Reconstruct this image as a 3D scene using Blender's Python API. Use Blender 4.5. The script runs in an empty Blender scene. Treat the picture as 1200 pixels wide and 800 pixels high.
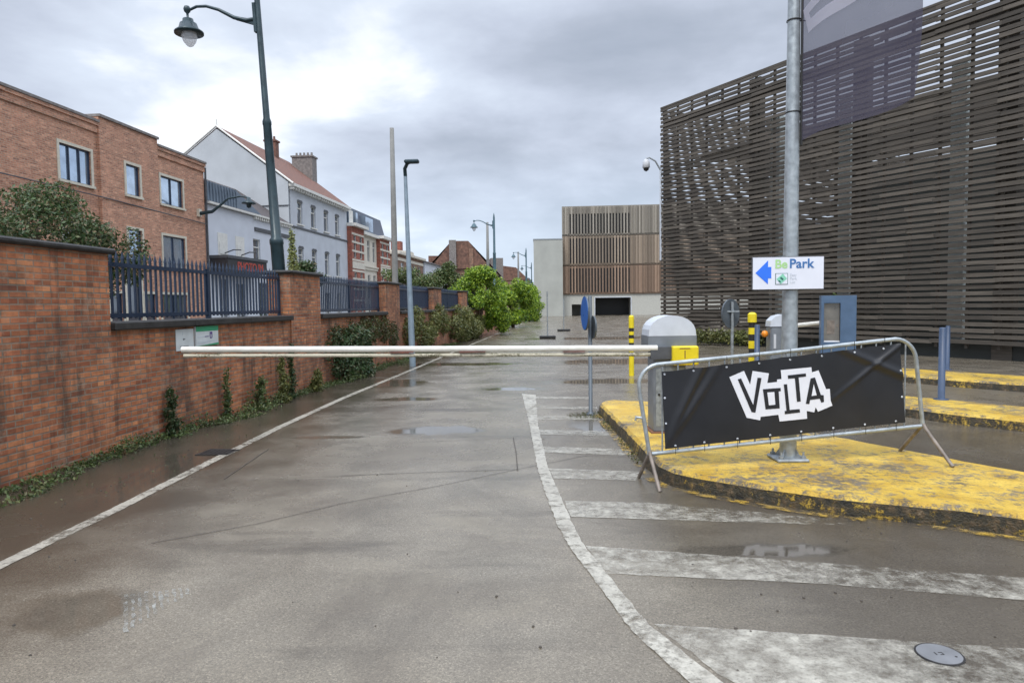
import bpy, math, random
from mathutils import Vector, Matrix, noise
import numpy as np
random.seed(7)
PI = math.pi
S = bpy.context.scene
C = S.collection

# ------------------------------------------------------------------ camera
cam_d = bpy.data.cameras.new('camera'); cam = bpy.data.objects.new('camera', cam_d); C.objects.link(cam)
cam_d.sensor_width = 36; cam_d.lens = 24.0; cam_d.clip_end = 3000; cam_d.clip_start = 0.05
p, a = math.radians(3.08), 0.013
F = Vector((0, math.cos(p), -math.sin(p))); R = Vector((1, 0, 0)); U = R.cross(F)
R2 = R*math.cos(a) - U*math.sin(a); U2 = R*math.sin(a) + U*math.cos(a)
M = Matrix((R2, U2, -F)).transposed().to_4x4(); M.translation = Vector((0, 0, 1.67))
cam.matrix_world = M
S.camera = cam

# ------------------------------------------------------------------ world
W = bpy.data.worlds.new('World'); S.world = W; W.use_nodes = True
nt = W.node_tree; nt.nodes.clear()
def N(t, ty, **kw):
    n = t.nodes.new(ty)
    for k, v in kw.items():
        if hasattr(n, k): setattr(n, k, v)
    return n
out = N(nt, 'ShaderNodeOutputWorld'); bg = N(nt, 'ShaderNodeBackground'); bg.inputs['Strength'].default_value = 0.1
SUN_EL, SUN_AZ = 52, 200        # azimuth clockwise from +Y (north)
sky = N(nt, 'ShaderNodeTexSky'); sky.sky_type = 'NISHITA'; sky.sun_disc = False
sky.sun_elevation = math.radians(SUN_EL); sky.sun_rotation = math.radians(SUN_AZ)
tc = N(nt, 'ShaderNodeTexCoord'); sep = N(nt, 'ShaderNodeSeparateXYZ'); nt.links.new(tc.outputs['Generated'], sep.inputs[0])
def wmath(op, a_, b_=None, clamp=False):
    n = N(nt, 'ShaderNodeMath', operation=op); n.use_clamp = clamp
    for i, v in enumerate((a_, b_)):
        if v is None: continue
        if isinstance(v, (int, float)): n.inputs[i].default_value = v
        else: nt.links.new(v, n.inputs[i])
    return n.outputs[0]
zc = wmath('ADD', wmath('MAXIMUM', sep.outputs[2], 0.0), 0.22)
comb = N(nt, 'ShaderNodeCombineXYZ')
nt.links.new(wmath('DIVIDE', sep.outputs[0], zc), comb.inputs[0]); nt.links.new(wmath('DIVIDE', sep.outputs[1], zc), comb.inputs[1])
def wnoise(scale, detail, rough, off, dist=0.0):
    mp = N(nt, 'ShaderNodeMapping'); mp.inputs['Location'].default_value = off; nt.links.new(comb.outputs[0], mp.inputs[0])
    n = N(nt, 'ShaderNodeTexNoise'); n.inputs['Scale'].default_value = scale; n.inputs['Detail'].default_value = detail
    n.inputs['Roughness'].default_value = rough; n.inputs['Distortion'].default_value = dist
    nt.links.new(mp.outputs[0], n.inputs['Vector']); return n.outputs['Fac']
n1 = wnoise(0.62, 6, 0.5, (8.3, 2.7, 0), 0.5); n2 = wnoise(2.6, 7, 0.55, (7.0, 4.4, 2.0), 0.2)
nn = wmath('ADD', wmath('MULTIPLY', n1, 0.72), wmath('MULTIPLY', n2, 0.28))
cr = N(nt, 'ShaderNodeValToRGB'); nt.links.new(nn, cr.inputs[0])
e = cr.color_ramp.elements; e[0].position = 0.30; e[0].color = (2.9, 3.3, 4.0, 1); e[1].position = 0.60; e[1].color = (8.6, 8.9, 9.4, 1)
x = e.new(0.40); x.color = (3.9, 4.3, 5.1, 1); x = e.new(0.46); x.color = (4.8, 5.25, 6.2, 1); x = e.new(0.54); x.color = (6.1, 6.7, 7.7, 1)
# pale even blue-white band low over the horizon
hb = N(nt, 'ShaderNodeMix', data_type='RGBA'); nt.links.new(cr.outputs[0], hb.inputs[6]); hb.inputs[7].default_value = (5.4, 6.4, 7.8, 1)
mr = N(nt, 'ShaderNodeMapRange'); mr.inputs[1].default_value = 0.0; mr.inputs[2].default_value = 0.22; mr.inputs[3].default_value = 0.9; mr.inputs[4].default_value = 0.0
nt.links.new(sep.outputs[2], mr.inputs[0]); nt.links.new(mr.outputs[0], hb.inputs[0])
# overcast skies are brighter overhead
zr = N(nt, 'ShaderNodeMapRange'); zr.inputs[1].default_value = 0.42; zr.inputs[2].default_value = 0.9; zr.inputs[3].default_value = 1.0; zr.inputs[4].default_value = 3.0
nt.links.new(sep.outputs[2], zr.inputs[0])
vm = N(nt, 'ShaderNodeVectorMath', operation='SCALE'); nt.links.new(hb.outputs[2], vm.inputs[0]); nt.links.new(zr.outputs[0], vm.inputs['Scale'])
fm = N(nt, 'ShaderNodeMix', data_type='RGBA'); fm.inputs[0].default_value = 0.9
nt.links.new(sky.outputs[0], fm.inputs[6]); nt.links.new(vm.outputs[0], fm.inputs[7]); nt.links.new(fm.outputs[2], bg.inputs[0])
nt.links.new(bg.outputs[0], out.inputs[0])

sd = bpy.data.lights.new('sun', 'SUN'); sd.energy = 1.5; sd.angle = math.radians(18); sd.color = (1, 0.96, 0.9)
sun = bpy.data.objects.new('sun', sd); C.objects.link(sun)
az, el = math.radians(SUN_AZ), math.radians(SUN_EL)
sdir = Vector((math.sin(az)*math.cos(el), math.cos(az)*math.cos(el), math.sin(el)))
sun.rotation_euler = sdir.to_track_quat('Z', 'Y').to_euler(); sun.location = (0, -10, 30)
S.view_settings.view_transform = 'Standard'; S.view_settings.look = 'None'; S.view_settings.exposure = 0.42; S.view_settings.gamma = 1.0
S.view_settings.use_curve_mapping = False

# ------------------------------------------------------------------ materials
class MN:
    """small helper round a material's node tree"""
    def __init__(s, name):
        s.m = bpy.data.materials.new(name); s.m.use_nodes = True; s.t = s.m.node_tree
        s.b = s.t.nodes['Principled BSDF']; s.o = s.t.nodes['Material Output']; s.tc = s.t.nodes.new('ShaderNodeTexCoord')
    def link(s, x_, y_): s.t.links.new(x_, y_)
    def inp(s, sock, v):
        if isinstance(v, (int, float)): sock.default_value = v
        elif isinstance(v, (tuple, list)):
            sock.default_value = (*v, 1) if len(v) == 3 and sock.type == 'RGBA' else v
        else: s.link(v, sock)
    def math(s, op, x_, y_=None, clamp=False):
        n = s.t.nodes.new('ShaderNodeMath'); n.operation = op; n.use_clamp = clamp
        s.inp(n.inputs[0], x_)
        if y_ is not None: s.inp(n.inputs[1], y_)
        return n.outputs[0]
    def noise(s, scale, detail=4, rough=0.55, vec=None, stretch=None, dist=0):
        v = vec if vec is not None else s.tc.outputs['Object']
        if stretch:
            mp = s.t.nodes.new('ShaderNodeMapping'); mp.inputs['Scale'].default_value = stretch; s.link(v, mp.inputs[0]); v = mp.outputs[0]
        n = s.t.nodes.new('ShaderNodeTexNoise'); n.inputs['Scale'].default_value = scale; n.inputs['Detail'].default_value = detail
        n.inputs['Roughness'].default_value = rough; n.inputs['Distortion'].default_value = dist; s.link(v, n.inputs['Vector']); return n.outputs['Fac']
    def ramp(s, f, stops, interp='LINEAR'):
        n = s.t.nodes.new('ShaderNodeValToRGB'); n.color_ramp.interpolation = interp; el_ = n.color_ramp.elements
        while len(el_) > 1: el_.remove(el_[-1])
        for i, (ps, c) in enumerate(stops):
            if isinstance(c, (int, float)): c = (c, c, c)
            q = el_[0] if i == 0 else el_.new(ps)
            q.position = ps; q.color = (*c, 1)
        s.link(f, n.inputs[0]); return n.outputs[0]
    def rng(s, f, a0, a1, b0, b1):
        n = s.t.nodes.new('ShaderNodeMapRange'); s.inp(n.inputs[0], f)
        for i, v in enumerate((a0, a1, b0, b1)): s.inp(n.inputs[i+1], v)
        return n.outputs[0]
    def mix(s, f, x_, y_, blend='MIX'):
        n = s.t.nodes.new('ShaderNodeMix'); n.data_type = 'RGBA'; n.blend_type = blend
        s.inp(n.inputs[0], f); s.inp(n.inputs[6], x_); s.inp(n.inputs[7], y_); return n.outputs[2]
    def bump(s, h, strength=0.3, dist=0.01):
        n = s.t.nodes.new('ShaderNodeBump'); s.inp(n.inputs['Strength'], strength); n.inputs['Distance'].default_value = dist
        s.link(h, n.inputs['Height']); s.link(n.outputs[0], s.b.inputs['Normal'])
    def set(s, col=None, rough=None, metal=None, **kw):
        if col is not None: s.inp(s.b.inputs['Base Color'], col)
        if rough is not None: s.inp(s.b.inputs['Roughness'], rough)
        if metal is not None: s.inp(s.b.inputs['Metallic'], metal)
        for k, v in kw.items(): s.inp(s.b.inputs[k], v)
        return s.m
    def transp(s, keep):      # keep = how much of the surface is really there
        tr = s.t.nodes.new('ShaderNodeBsdfTransparent'); mx = s.t.nodes.new('ShaderNodeMixShader')
        s.inp(mx.inputs[0], keep); s.link(tr.outputs[0], mx.inputs[1]); s.link(s.b.outputs[0], mx.inputs[2]); s.link(mx.outputs[0], s.o.inputs[0])
    def xyz(s):
        n = s.t.nodes.new('ShaderNodeSeparateXYZ'); s.link(s.tc.outputs['Object'], n.inputs[0]); return n.outputs

MAT = {}
def simple(name, col, rough=0.5, metal=0.0, var=0.15, scale=6, bump=0.0, bscale=60):
    if name in MAT: return MAT[name]
    m = MN(name); f = m.noise(scale, 5)
    lo = tuple(c*(1-var*1.6) for c in col); hi = tuple(min(1, c*(1+var)) for c in col)
    m.set(m.ramp(f, [(0.3, lo), (0.7, hi)]), m.rng(f, 0.3, 0.7, max(0.03, rough-0.1), min(1, rough+0.1)), metal)
    if bump: m.bump(m.noise(bscale, 3), bump, 0.004)
    MAT[name] = m.m; return m.m

def brick(name, c1, c2, mortar, dark=0.5, grime=(0.04, 0.035, 0.03), scale=1.0, ms=0.011, bw=0.225, rh=0.075):
    m = MN(name); X, Y, Z = m.xyz()
    cb = m.t.nodes.new('ShaderNodeCombineXYZ'); m.link(m.math('ADD', X, Y), cb.inputs[0]); m.link(Z, cb.inputs[1])
    wob = m.noise(3, 2)
    b = m.t.nodes.new('ShaderNodeTexBrick'); m.link(cb.outputs[0], b.inputs['Vector'])
    b.inputs['Scale'].default_value = scale; b.inputs['Brick Width'].default_value = bw; b.inputs['Row Height'].default_value = rh
    b.inputs['Mortar Size'].default_value = ms; b.inputs['Mortar Smooth'].default_value = 0.3; b.inputs['Bias'].default_value = 0.0
    b.inputs['Color1'].default_value = (*c1, 1); b.inputs['Color2'].default_value = (*c2, 1); b.inputs['Mortar'].default_value = (*mortar, 1)
    big = m.noise(0.9, 6, 0.65); mid = m.noise(9, 4, 0.6, vec=cb.outputs[0], stretch=(1, 3, 1))
    # every brick its own tone: quantise the coordinates to the brick grid, then white noise
    row = m.math('FLOOR', m.math('DIVIDE', Z, rh)); sh = m.math('MULTIPLY', m.math('MODULO', row, 2.0), 0.5)
    col_ = m.math('FLOOR', m.math('ADD', m.math('DIVIDE', m.math('ADD', X, Y), bw), sh))
    q = m.t.nodes.new('ShaderNodeCombineXYZ'); m.link(row, q.inputs[0]); m.link(col_, q.inputs[1])
    wn = m.t.nodes.new('ShaderNodeTexWhiteNoise'); m.link(q.outputs[0], wn.inputs['Vector'])
    tone = m.ramp(wn.outputs['Value'], [(0.0, (0.55, 0.5, 0.5)), (0.3, (0.9, 0.88, 0.85)), (0.7, (1.1, 1.12, 1.1)), (0.9, (1.45, 1.6, 1.65)), (1.0, (0.5, 0.55, 0.6))])
    c = m.mix(0.8, b.outputs['Color'], tone, 'MULTIPLY'); c = m.mix(b.outputs['Fac'], c, mortar)
    c = m.mix(0.7, c, m.ramp(mid, [(0.25, 0.5), (0.5, 1.0), (0.8, 1.5)]), 'MULTIPLY')
    c = m.mix(m.ramp(m.noise(1.7, 5, 0.7), [(0.52, 0.0), (0.72, 0.45)]), c, tuple(v_*1.5+0.02 for v_ in c1))
    c = m.mix(m.ramp(big, [(0.5, 0.0), (0.72, dark)]), c, grime)
    st = m.noise(1.0, 6, 0.7, vec=cb.outputs[0], stretch=(5, 0.7, 1))
    c = m.mix(m.math('MULTIPLY', m.ramp(st, [(0.5, 0.0), (0.66, 0.75)]), dark), c, (0.035, 0.03, 0.024))
    c = m.mix(m.math('MULTIPLY', m.ramp(m.noise(2.6, 6, 0.75), [(0.54, 0.0), (0.7, 0.6)]), dark), c, (0.42, 0.32, 0.23))
    m.set(c, m.rng(mid, 0.3, 0.7, 0.6, 0.95)); m.bump(m.math('SUBTRACT', m.math('MULTIPLY', mid, 0.5), b.outputs['Fac']), 0.5, 0.008)
    MAT[name] = m.m; return m.m

brick('wall_brick', (0.48, 0.185, 0.078), (0.32, 0.10, 0.045), (0.24, 0.18, 0.13), 0.85, ms=0.009, bw=0.21, rh=0.062)
brick('house_brick', (0.52, 0.255, 0.16), (0.42, 0.185, 0.115), (0.44, 0.31, 0.23), 0.10, rh=0.068)
brick('red_brick', (0.36, 0.085, 0.05), (0.24, 0.055, 0.035), (0.28, 0.16, 0.12), 0.2)
brick('old_brick', (0.26, 0.12, 0.07), (0.17, 0.08, 0.05), (0.25, 0.2, 0.16), 0.4)

def ground_mat():
    m = MN('wet_asphalt'); X, Y, Z = m.xyz()
    big = m.noise(0.28, 5, 0.6); mid = m.noise(1.3, 6, 0.6); fine = m.noise(85, 3, 0.7); grit = m.noise(260, 2, 0.6)
    streak = m.noise(0.9, 5, 0.6, stretch=(0.35, 1.6, 1))
    c = m.ramp(big, [(0.28, (0.13, 0.109, 0.079)), (0.48, (0.198, 0.172, 0.131)), (0.7, (0.258, 0.23, 0.182))])
    c = m.mix(0.6, c, m.ramp(mid, [(0.3, 0.72), (0.7, 1.22)]), 'MULTIPLY')
    c = m.mix(0.75, c, m.ramp(fine, [(0.3, 0.62), (0.7, 1.35)]), 'MULTIPLY')
    c = m.mix(0.6, c, m.ramp(grit, [(0.35, 0.6), (0.66, 1.45)]), 'MULTIPLY')
    vo = m.t.nodes.new('ShaderNodeTexVoronoi'); vo.inputs['Scale'].default_value = 130; m.link(m.tc.outputs['Object'], vo.inputs['Vector'])
    sp_ = m.t.nodes.new('ShaderNodeSeparateColor'); m.link(vo.outputs['Color'], sp_.inputs[0])
    c = m.mix(0.55, c, m.ramp(sp_.outputs[0], [(0.0, 0.5), (0.5, 0.95), (0.85, 1.1), (1.0, 1.7)]), 'MULTIPLY')
    stain = m.noise(0.55, 7, 0.68, dist=0.6)
    c = m.mix(m.ramp(stain, [(0.47, 0.0), (0.62, 0.5), (0.75, 0.75)]), c, (0.085, 0.068, 0.05))
    c = m.mix(m.ramp(m.noise(6, 7, 0.75), [(0.62, 0.0), (0.72, 0.5)]), c, (0.06, 0.05, 0.04))
    # darker, dirtier damp margin along the foot of the wall
    lx = m.math('SUBTRACT', X, m.math('ADD', m.math('MULTIPLY', Y, 0.055), -3.45))
    lx = m.math('ADD', lx, m.math('MULTIPLY', m.math('SUBTRACT', mid, 0.5), 2.0))
    edge = m.rng(lx, -0.5, 1.3, 1.0, 0.0)
    # and the damp strip of the hatching in front of the kerb
    rx = m.math('ADD', m.math('SUBTRACT', X, 1.2), m.math('MULTIPLY', m.math('SUBTRACT', streak, 0.5), 2.2))
    rfar = m.math('MULTIPLY', m.rng(rx, -0.8, 0.6, 0.0, 0.85), m.rng(Y, 7.5, 10.5, 1.0, 0.2))
    damp = m.math('MAXIMUM', edge, rfar)
    damp = m.math('MAXIMUM', damp, m.ramp(streak, [(0.56, 0.0), (0.7, 0.75)]))
    c = m.mix(m.math('MULTIPLY', damp, 0.8), c, m.mix(0.55, (0.042, 0.033, 0.024), m.ramp(fine, [(0.3, 0.5), (0.7, 1.4)]), 'MULTIPLY'))
    # standing water
    pm = None
    for (cx, cy, ra, rb) in [(-1.0, 9.1, 0.75, 0.42), (-2.35, 8.7, 0.55, 0.13), (-1.7, 19.3, 2.6, 0.55), (-2.6, 14.8, 0.8, 0.9), (-2.45, 3.75, 0.4, 0.35),
                             (1.7, 4.5, 0.75, 0.16), (1.05, 9.4, 0.35, 0.9), (2.0, 14.6, 1.6, 0.6), (3.4, 19.5, 3.0, 1.2), (1.0, 26, 3.5, 1.3), (5, 33, 5, 1.6), (-3.6, 6.9, 0.45, 1.5), (0.0, 13.5, 0.8, 0.35), (-1.9, 12.2, 0.7, 0.3), (2.6, 9.9, 0.0001, 0.0001), (-0.6, 23, 1.6, 0.4)]:
        dx = m.math('DIVIDE', m.math('SUBTRACT', X, cx), ra); dy = m.math('DIVIDE', m.math('SUBTRACT', Y, cy), rb)
        d = m.math('SQRT', m.math('ADD', m.math('MULTIPLY', dx, dx), m.math('MULTIPLY', dy, dy)))
        pm = d if pm is None else m.math('MINIMUM', pm, d)
    pm = m.math('ADD', pm, m.math('MULTIPLY', m.math('SUBTRACT', m.noise(2.4, 6, 0.65), 0.5), 1.5))
    pud = m.rng(pm, 0.62, 0.98, 1.0, 0.0)
    c = m.mix(m.math('MULTIPLY', pud, 0.45), c, (0.05, 0.045, 0.037))
    ro = m.rng(mid, 0.3, 0.72, 0.14, 0.36)
    ro = m.math('ADD', ro, m.math('MULTIPLY', m.math('SUBTRACT', big, 0.5), -0.5))
    ro = m.math('MAXIMUM', m.math('SUBTRACT', ro, m.math('MULTIPLY', damp, 0.05)), 0.13)
    ro = m.mix(pud, ro, (0.03, 0.03, 0.03))
    m.set(c, ro, 0, **{'Specular IOR Level': 0.5})
    h = m.math('ADD', m.math('MULTIPLY', fine, 0.6), m.math('ADD', m.math('MULTIPLY', grit, 0.4), m.math('MULTIPLY', vo.outputs['Distance'], -0.7)))
    m.bump(h, m.rng(pud, 0, 1, 0.3, 0.012), 0.005)
    MAT['asphalt'] = m.m
ground_mat()

def paint(name, col, wear, soft=0.10, scale=7, rough=0.4):
    m = MN(name); X, Y, Z = m.xyz()
    wear_at = wear if name != 'worn_paint' else m.math('ADD', wear+0.015, m.math('MULTIPLY', m.math('MULTIPLY', m.rng(X, 1.3, 2.6, 0, 1), m.rng(Y, 3.65, 4.1, 0.0, 1)), 0.13))
    wear_to = m.math('ADD', wear_at, soft); f = m.math('ADD', m.math('MULTIPLY', m.noise(scale, 8, 0.72), 0.65), m.math('MULTIPLY', m.noise(1.1, 3), 0.35))
    g = m.noise(70, 3)
    big = m.noise(2.3, 5, 0.6)
    c = m.mix(0.5, col, m.ramp(g, [(0.3, 0.6), (0.7, 1.2)]), 'MULTIPLY')
    c = m.mix(m.ramp(big, [(0.45, 0.0), (0.75, 0.55)]), c, (0.2, 0.18, 0.15))
    m.set(c, m.rng(big, 0.3, 0.7, 0.18, 0.45)); m.bump(g, 0.3, 0.004)
    m.transp(m.math('MULTIPLY', m.rng(f, wear_at, wear_to, 0.0, 0.92), m.ramp(m.noise(38, 6, 0.75), [(0.3, 0.35), (0.44, 1.0)]))); MAT[name] = m.m; return m.m
paint('road_paint', (0.50, 0.475, 0.405), 0.36, 0.16, 12)
paint('worn_paint', (0.50, 0.475, 0.405), 0.37, 0.22, 9)
paint('faint_paint', (0.45, 0.44, 0.39), 0.46, 0.2)
paint('yellow_line', (0.5, 0.32, 0.05), 0.47)

paint('comb_paint', (0.42, 0.43, 0.40), 0.445, 0.22, 14)
def kerb_mat():
    m = MN('yellow_kerb_paint'); geo = m.t.nodes.new('ShaderNodeNewGeometry'); sp = m.t.nodes.new('ShaderNodeSeparateXYZ'); m.link(geo.outputs['Normal'], sp.inputs[0])
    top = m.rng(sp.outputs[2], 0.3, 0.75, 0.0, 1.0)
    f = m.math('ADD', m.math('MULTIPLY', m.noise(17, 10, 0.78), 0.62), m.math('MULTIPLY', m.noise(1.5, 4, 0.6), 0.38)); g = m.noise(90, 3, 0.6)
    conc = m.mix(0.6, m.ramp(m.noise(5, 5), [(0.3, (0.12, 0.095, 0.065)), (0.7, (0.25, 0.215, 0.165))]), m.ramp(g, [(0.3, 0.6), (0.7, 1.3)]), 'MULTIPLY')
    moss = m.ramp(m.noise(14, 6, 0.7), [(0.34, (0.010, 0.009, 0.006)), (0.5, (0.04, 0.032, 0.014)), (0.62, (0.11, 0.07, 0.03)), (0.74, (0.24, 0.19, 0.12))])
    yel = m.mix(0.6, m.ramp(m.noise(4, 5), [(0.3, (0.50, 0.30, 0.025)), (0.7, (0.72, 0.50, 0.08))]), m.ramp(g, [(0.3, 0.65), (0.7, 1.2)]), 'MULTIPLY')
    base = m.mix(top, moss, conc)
    th = m.rng(top, 0, 1, 0.545, 0.435)
    k = m.math('MULTIPLY', m.math('SUBTRACT', f, th), 16.0, True)
    m.set(m.mix(k, base, yel), m.rng(m.noise(3, 4), 0.3, 0.7, 0.25, 0.6)); m.bump(m.math('ADD', m.math('MULTIPLY', m.noise(28, 5, 0.7), 2.0), m.math('ADD', m.math('MULTIPLY', k, 0.4), g)), m.rng(top, 0, 1, 1.0, 0.5), 0.012)
    MAT['kerb'] = m.m
kerb_mat()

def wood(name, lo, hi, rough=0.75, along=(0.4, 6, 12)):
    m = MN(name); geo = m.t.nodes.new('ShaderNodeNewGeometry')
    f = m.noise(4, 6, 0.6, stretch=along); c = m.ramp(f, [(0.3, lo), (0.7, hi)])
    c = m.mix(0.8, c, m.ramp(geo.outputs['Random Per Island'], [(0.0, 0.6), (0.6, 1.0), (1.0, 1.5)]), 'MULTIPLY')
    m.set(c, rough); MAT[name] = m.m
wood('dark_slats', (0.042, 0.036, 0.029), (0.125, 0.108, 0.088))
wood('grey_slats', (0.20, 0.18, 0.15), (0.30, 0.275, 0.235), along=(12, 12, 0.4))
wood('tan_slats', (0.205, 0.16, 0.12), (0.30, 0.245, 0.19), along=(12, 12, 0.4))
wood('russet_slats', (0.185, 0.125, 0.088), (0.28, 0.195, 0.14), along=(12, 12, 0.4))

def leaves(name, cols, trans=0.25):
    m = MN(name); geo = m.t.nodes.new('ShaderNodeNewGeometry')
    c = m.ramp(geo.outputs['Random Per Island'], [(i/(len(cols)-1), k) for i, k in enumerate(cols)])
    c = m.mix(0.7, c, m.ramp(m.noise(1.6, 4), [(0.3, 0.55), (0.7, 1.5)]), 'MULTIPLY')
    m.set(c, 0.45); tl = m.t.nodes.new('ShaderNodeBsdfTranslucent'); m.link(c, tl.inputs[0])
    mx = m.t.nodes.new('ShaderNodeMixShader'); mx.inputs[0].default_value = trans
    m.link(m.b.outputs[0], mx.inputs[1]); m.link(tl.outputs[0], mx.inputs[2]); m.link(mx.outputs[0], m.o.inputs[0]); MAT[name] = m.m
wood('dark_slats2', (0.05, 0.042, 0.033), (0.1, 0.085, 0.068))
leaves('dark_leaves', [(0.02, 0.045, 0.016), (0.04, 0.085, 0.025), (0.06, 0.10, 0.035), (0.12, 0.10, 0.05)])
leaves('shrub_leaves', [(0.025, 0.05, 0.018), (0.05, 0.10, 0.03), (0.10, 0.13, 0.05), (0.17, 0.12, 0.07)])
leaves('mid_leaves', [(0.03, 0.06, 0.02), (0.08, 0.125, 0.035), (0.14, 0.19, 0.06), (0.18, 0.17, 0.08)])
leaves('bright_leaves', [(0.03, 0.09, 0.012), (0.13, 0.24, 0.018), (0.26, 0.38, 0.03), (0.40, 0.52, 0.06)], 0.35)
leaves('olive_leaves', [(0.06, 0.08, 0.02), (0.13, 0.15, 0.04), (0.22, 0.21, 0.07)])
leaves('conifer_leaves', [(0.12, 0.16, 0.04), (0.22, 0.25, 0.08), (0.36, 0.36, 0.14)])
leaves('brown_ivy', [(0.08, 0.05, 0.02), (0.09, 0.085, 0.025), (0.06, 0.10, 0.03), (0.13, 0.12, 0.05)])
simple('bark', (0.09, 0.065, 0.045), 0.85, var=0.3, scale=12, bump=0.5)
simple('coping_stone', (0.035, 0.033, 0.031), 0.6, var=0.35, scale=9, bump=0.4)
simple('blue_iron', (0.022, 0.038, 0.072), 0.35, 0.1, var=0.15)
simple('lamp_green', (0.022, 0.045, 0.055), 0.35, 0.2, var=0.2)
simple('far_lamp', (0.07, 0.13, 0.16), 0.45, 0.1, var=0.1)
simple('galvanised', (0.40, 0.44, 0.46), 0.42, 0.55, var=0.18, scale=16, bump=0.15)
simple('galv_dull', (0.30, 0.33, 0.35), 0.5, 0.35, var=0.25, scale=18)
simple('grey_pole', (0.22, 0.22, 0.21), 0.7, var=0.12)
simple('blue_grey_pole', (0.24, 0.31, 0.37), 0.5, 0.1, var=0.1)
simple('render_grey', (0.50, 0.53, 0.58), 0.85, var=0.06, scale=1.2, bump=0.1)
simple('render_white', (0.58, 0.61, 0.67), 0.85, var=0.05, scale=1.2)
simple('gable_grey', (0.46, 0.49, 0.52), 0.9, var=0.07, scale=0.7)
simple('white_trim', (0.68, 0.67, 0.63), 0.6, var=0.08)
simple('cream_trim', (0.60, 0.56, 0.46), 0.6, var=0.1)
simple('white_band', (0.62, 0.58, 0.5), 0.7, var=0.1)
simple('dark_trim', (0.08, 0.085, 0.095), 0.6, var=0.2)
simple('zinc', (0.15, 0.19, 0.24), 0.5, 0.3, var=0.12, scale=2)
simple('slate', (0.10, 0.115, 0.15), 0.6, var=0.15, scale=3)
simple('dark_roof', (0.085, 0.07, 0.07), 0.7, var=0.25, scale=8)
simple('red_tiles', (0.18, 0.085, 0.06), 0.75, var=0.3, scale=7, bump=0.5, bscale=9)
simple('brown_tiles', (0.17, 0.09, 0.065), 0.8, var=0.35, scale=2.5)
simple('chimney_grey', (0.22, 0.20, 0.19), 0.85, var=0.25)
simple('concrete', (0.38, 0.39, 0.36), 0.85, var=0.08, scale=0.5, bump=0.15, bscale=12)
simple('pale_column', (0.62, 0.68, 0.67), 0.7, var=0.1)
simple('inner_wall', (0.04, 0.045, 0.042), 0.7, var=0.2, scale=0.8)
simple('black', (0.012, 0.012, 0.013), 0.5, var=0.2)
simple('white_wall', (0.46, 0.46, 0.42), 0.8, var=0.08)
simple('machine_grey', (0.20, 0.22, 0.245), 0.45, 0.2, var=0.15, scale=5)
simple('machine_light', (0.55, 0.57, 0.60), 0.4, var=0.08, scale=4)
simple('cap_white', (0.58, 0.62, 0.68), 0.35, var=0.06)
simple('kiosk_blue', (0.075, 0.13, 0.22), 0.4, var=0.1)
simple('steel_panel', (0.26, 0.245, 0.22), 0.35, 0.6, var=0.15)
simple('safety_yellow', (0.78, 0.62, 0.02), 0.4, var=0.08)
simple('band_black', (0.02, 0.02, 0.02), 0.5, var=0.2)
simple('bollard_blue', (0.045, 0.075, 0.14), 0.45, var=0.12, scale=12)
simple('sign_blue', (0.02, 0.12, 0.42), 0.35, var=0.05)
simple('sign_back', (0.10, 0.12, 0.14), 0.5, 0.3, var=0.15)
simple('orange_lens', (0.85, 0.28, 0.02), 0.3, var=0.05)
simple('sign_white', (0.74, 0.77, 0.86), 0.4, var=0.02)
simple('arrow_blue', (0.03, 0.18, 0.85), 0.4, var=0.03)
simple('pale_green', (0.42, 0.70, 0.30), 0.4, var=0.03)
simple('text_blue', (0.05, 0.17, 0.42), 0.4, var=0.03)
simple('mint', (0.25, 0.62, 0.46), 0.4, var=0.05)
simple('dark_teal', (0.02, 0.12, 0.11), 0.4, var=0.05)
simple('faint_text', (0.55, 0.6, 0.66), 0.5, var=0.02)
simple('poster_white', (0.62, 0.66, 0.66), 0.5, var=0.06)
simple('poster_green', (0.04, 0.33, 0.16), 0.5, var=0.06)
simple('poster_purple', (0.10, 0.05, 0.22), 0.5, var=0.06)
simple('logo_white', (0.74, 0.76, 0.82), 0.45, var=0.02)
simple('rust', (0.22, 0.10, 0.05), 0.8, var=0.3, scale=20)
simple('rusty_foot', (0.25, 0.215, 0.185), 0.6, 0.3, var=0.3, scale=14)
simple('red_stripe', (0.20, 0.065, 0.045), 0.6, var=0.3)
simple('lid_grey', (0.24, 0.245, 0.255), 0.4, 0.4, var=0.1, scale=8, bump=0.1)
simple('drain_iron', (0.03, 0.028, 0.027), 0.45, 0.4, var=0.3)
simple('crack', (0.07, 0.058, 0.046), 0.7, var=0.3)
simple('awning', (0.03, 0.03, 0.035), 0.6, var=0.2)
simple('red_letters', (0.42, 0.06, 0.04), 0.5, var=0.05)
simple('curtain', (0.35, 0.38, 0.42), 0.8, var=0.3, scale=14)

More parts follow.
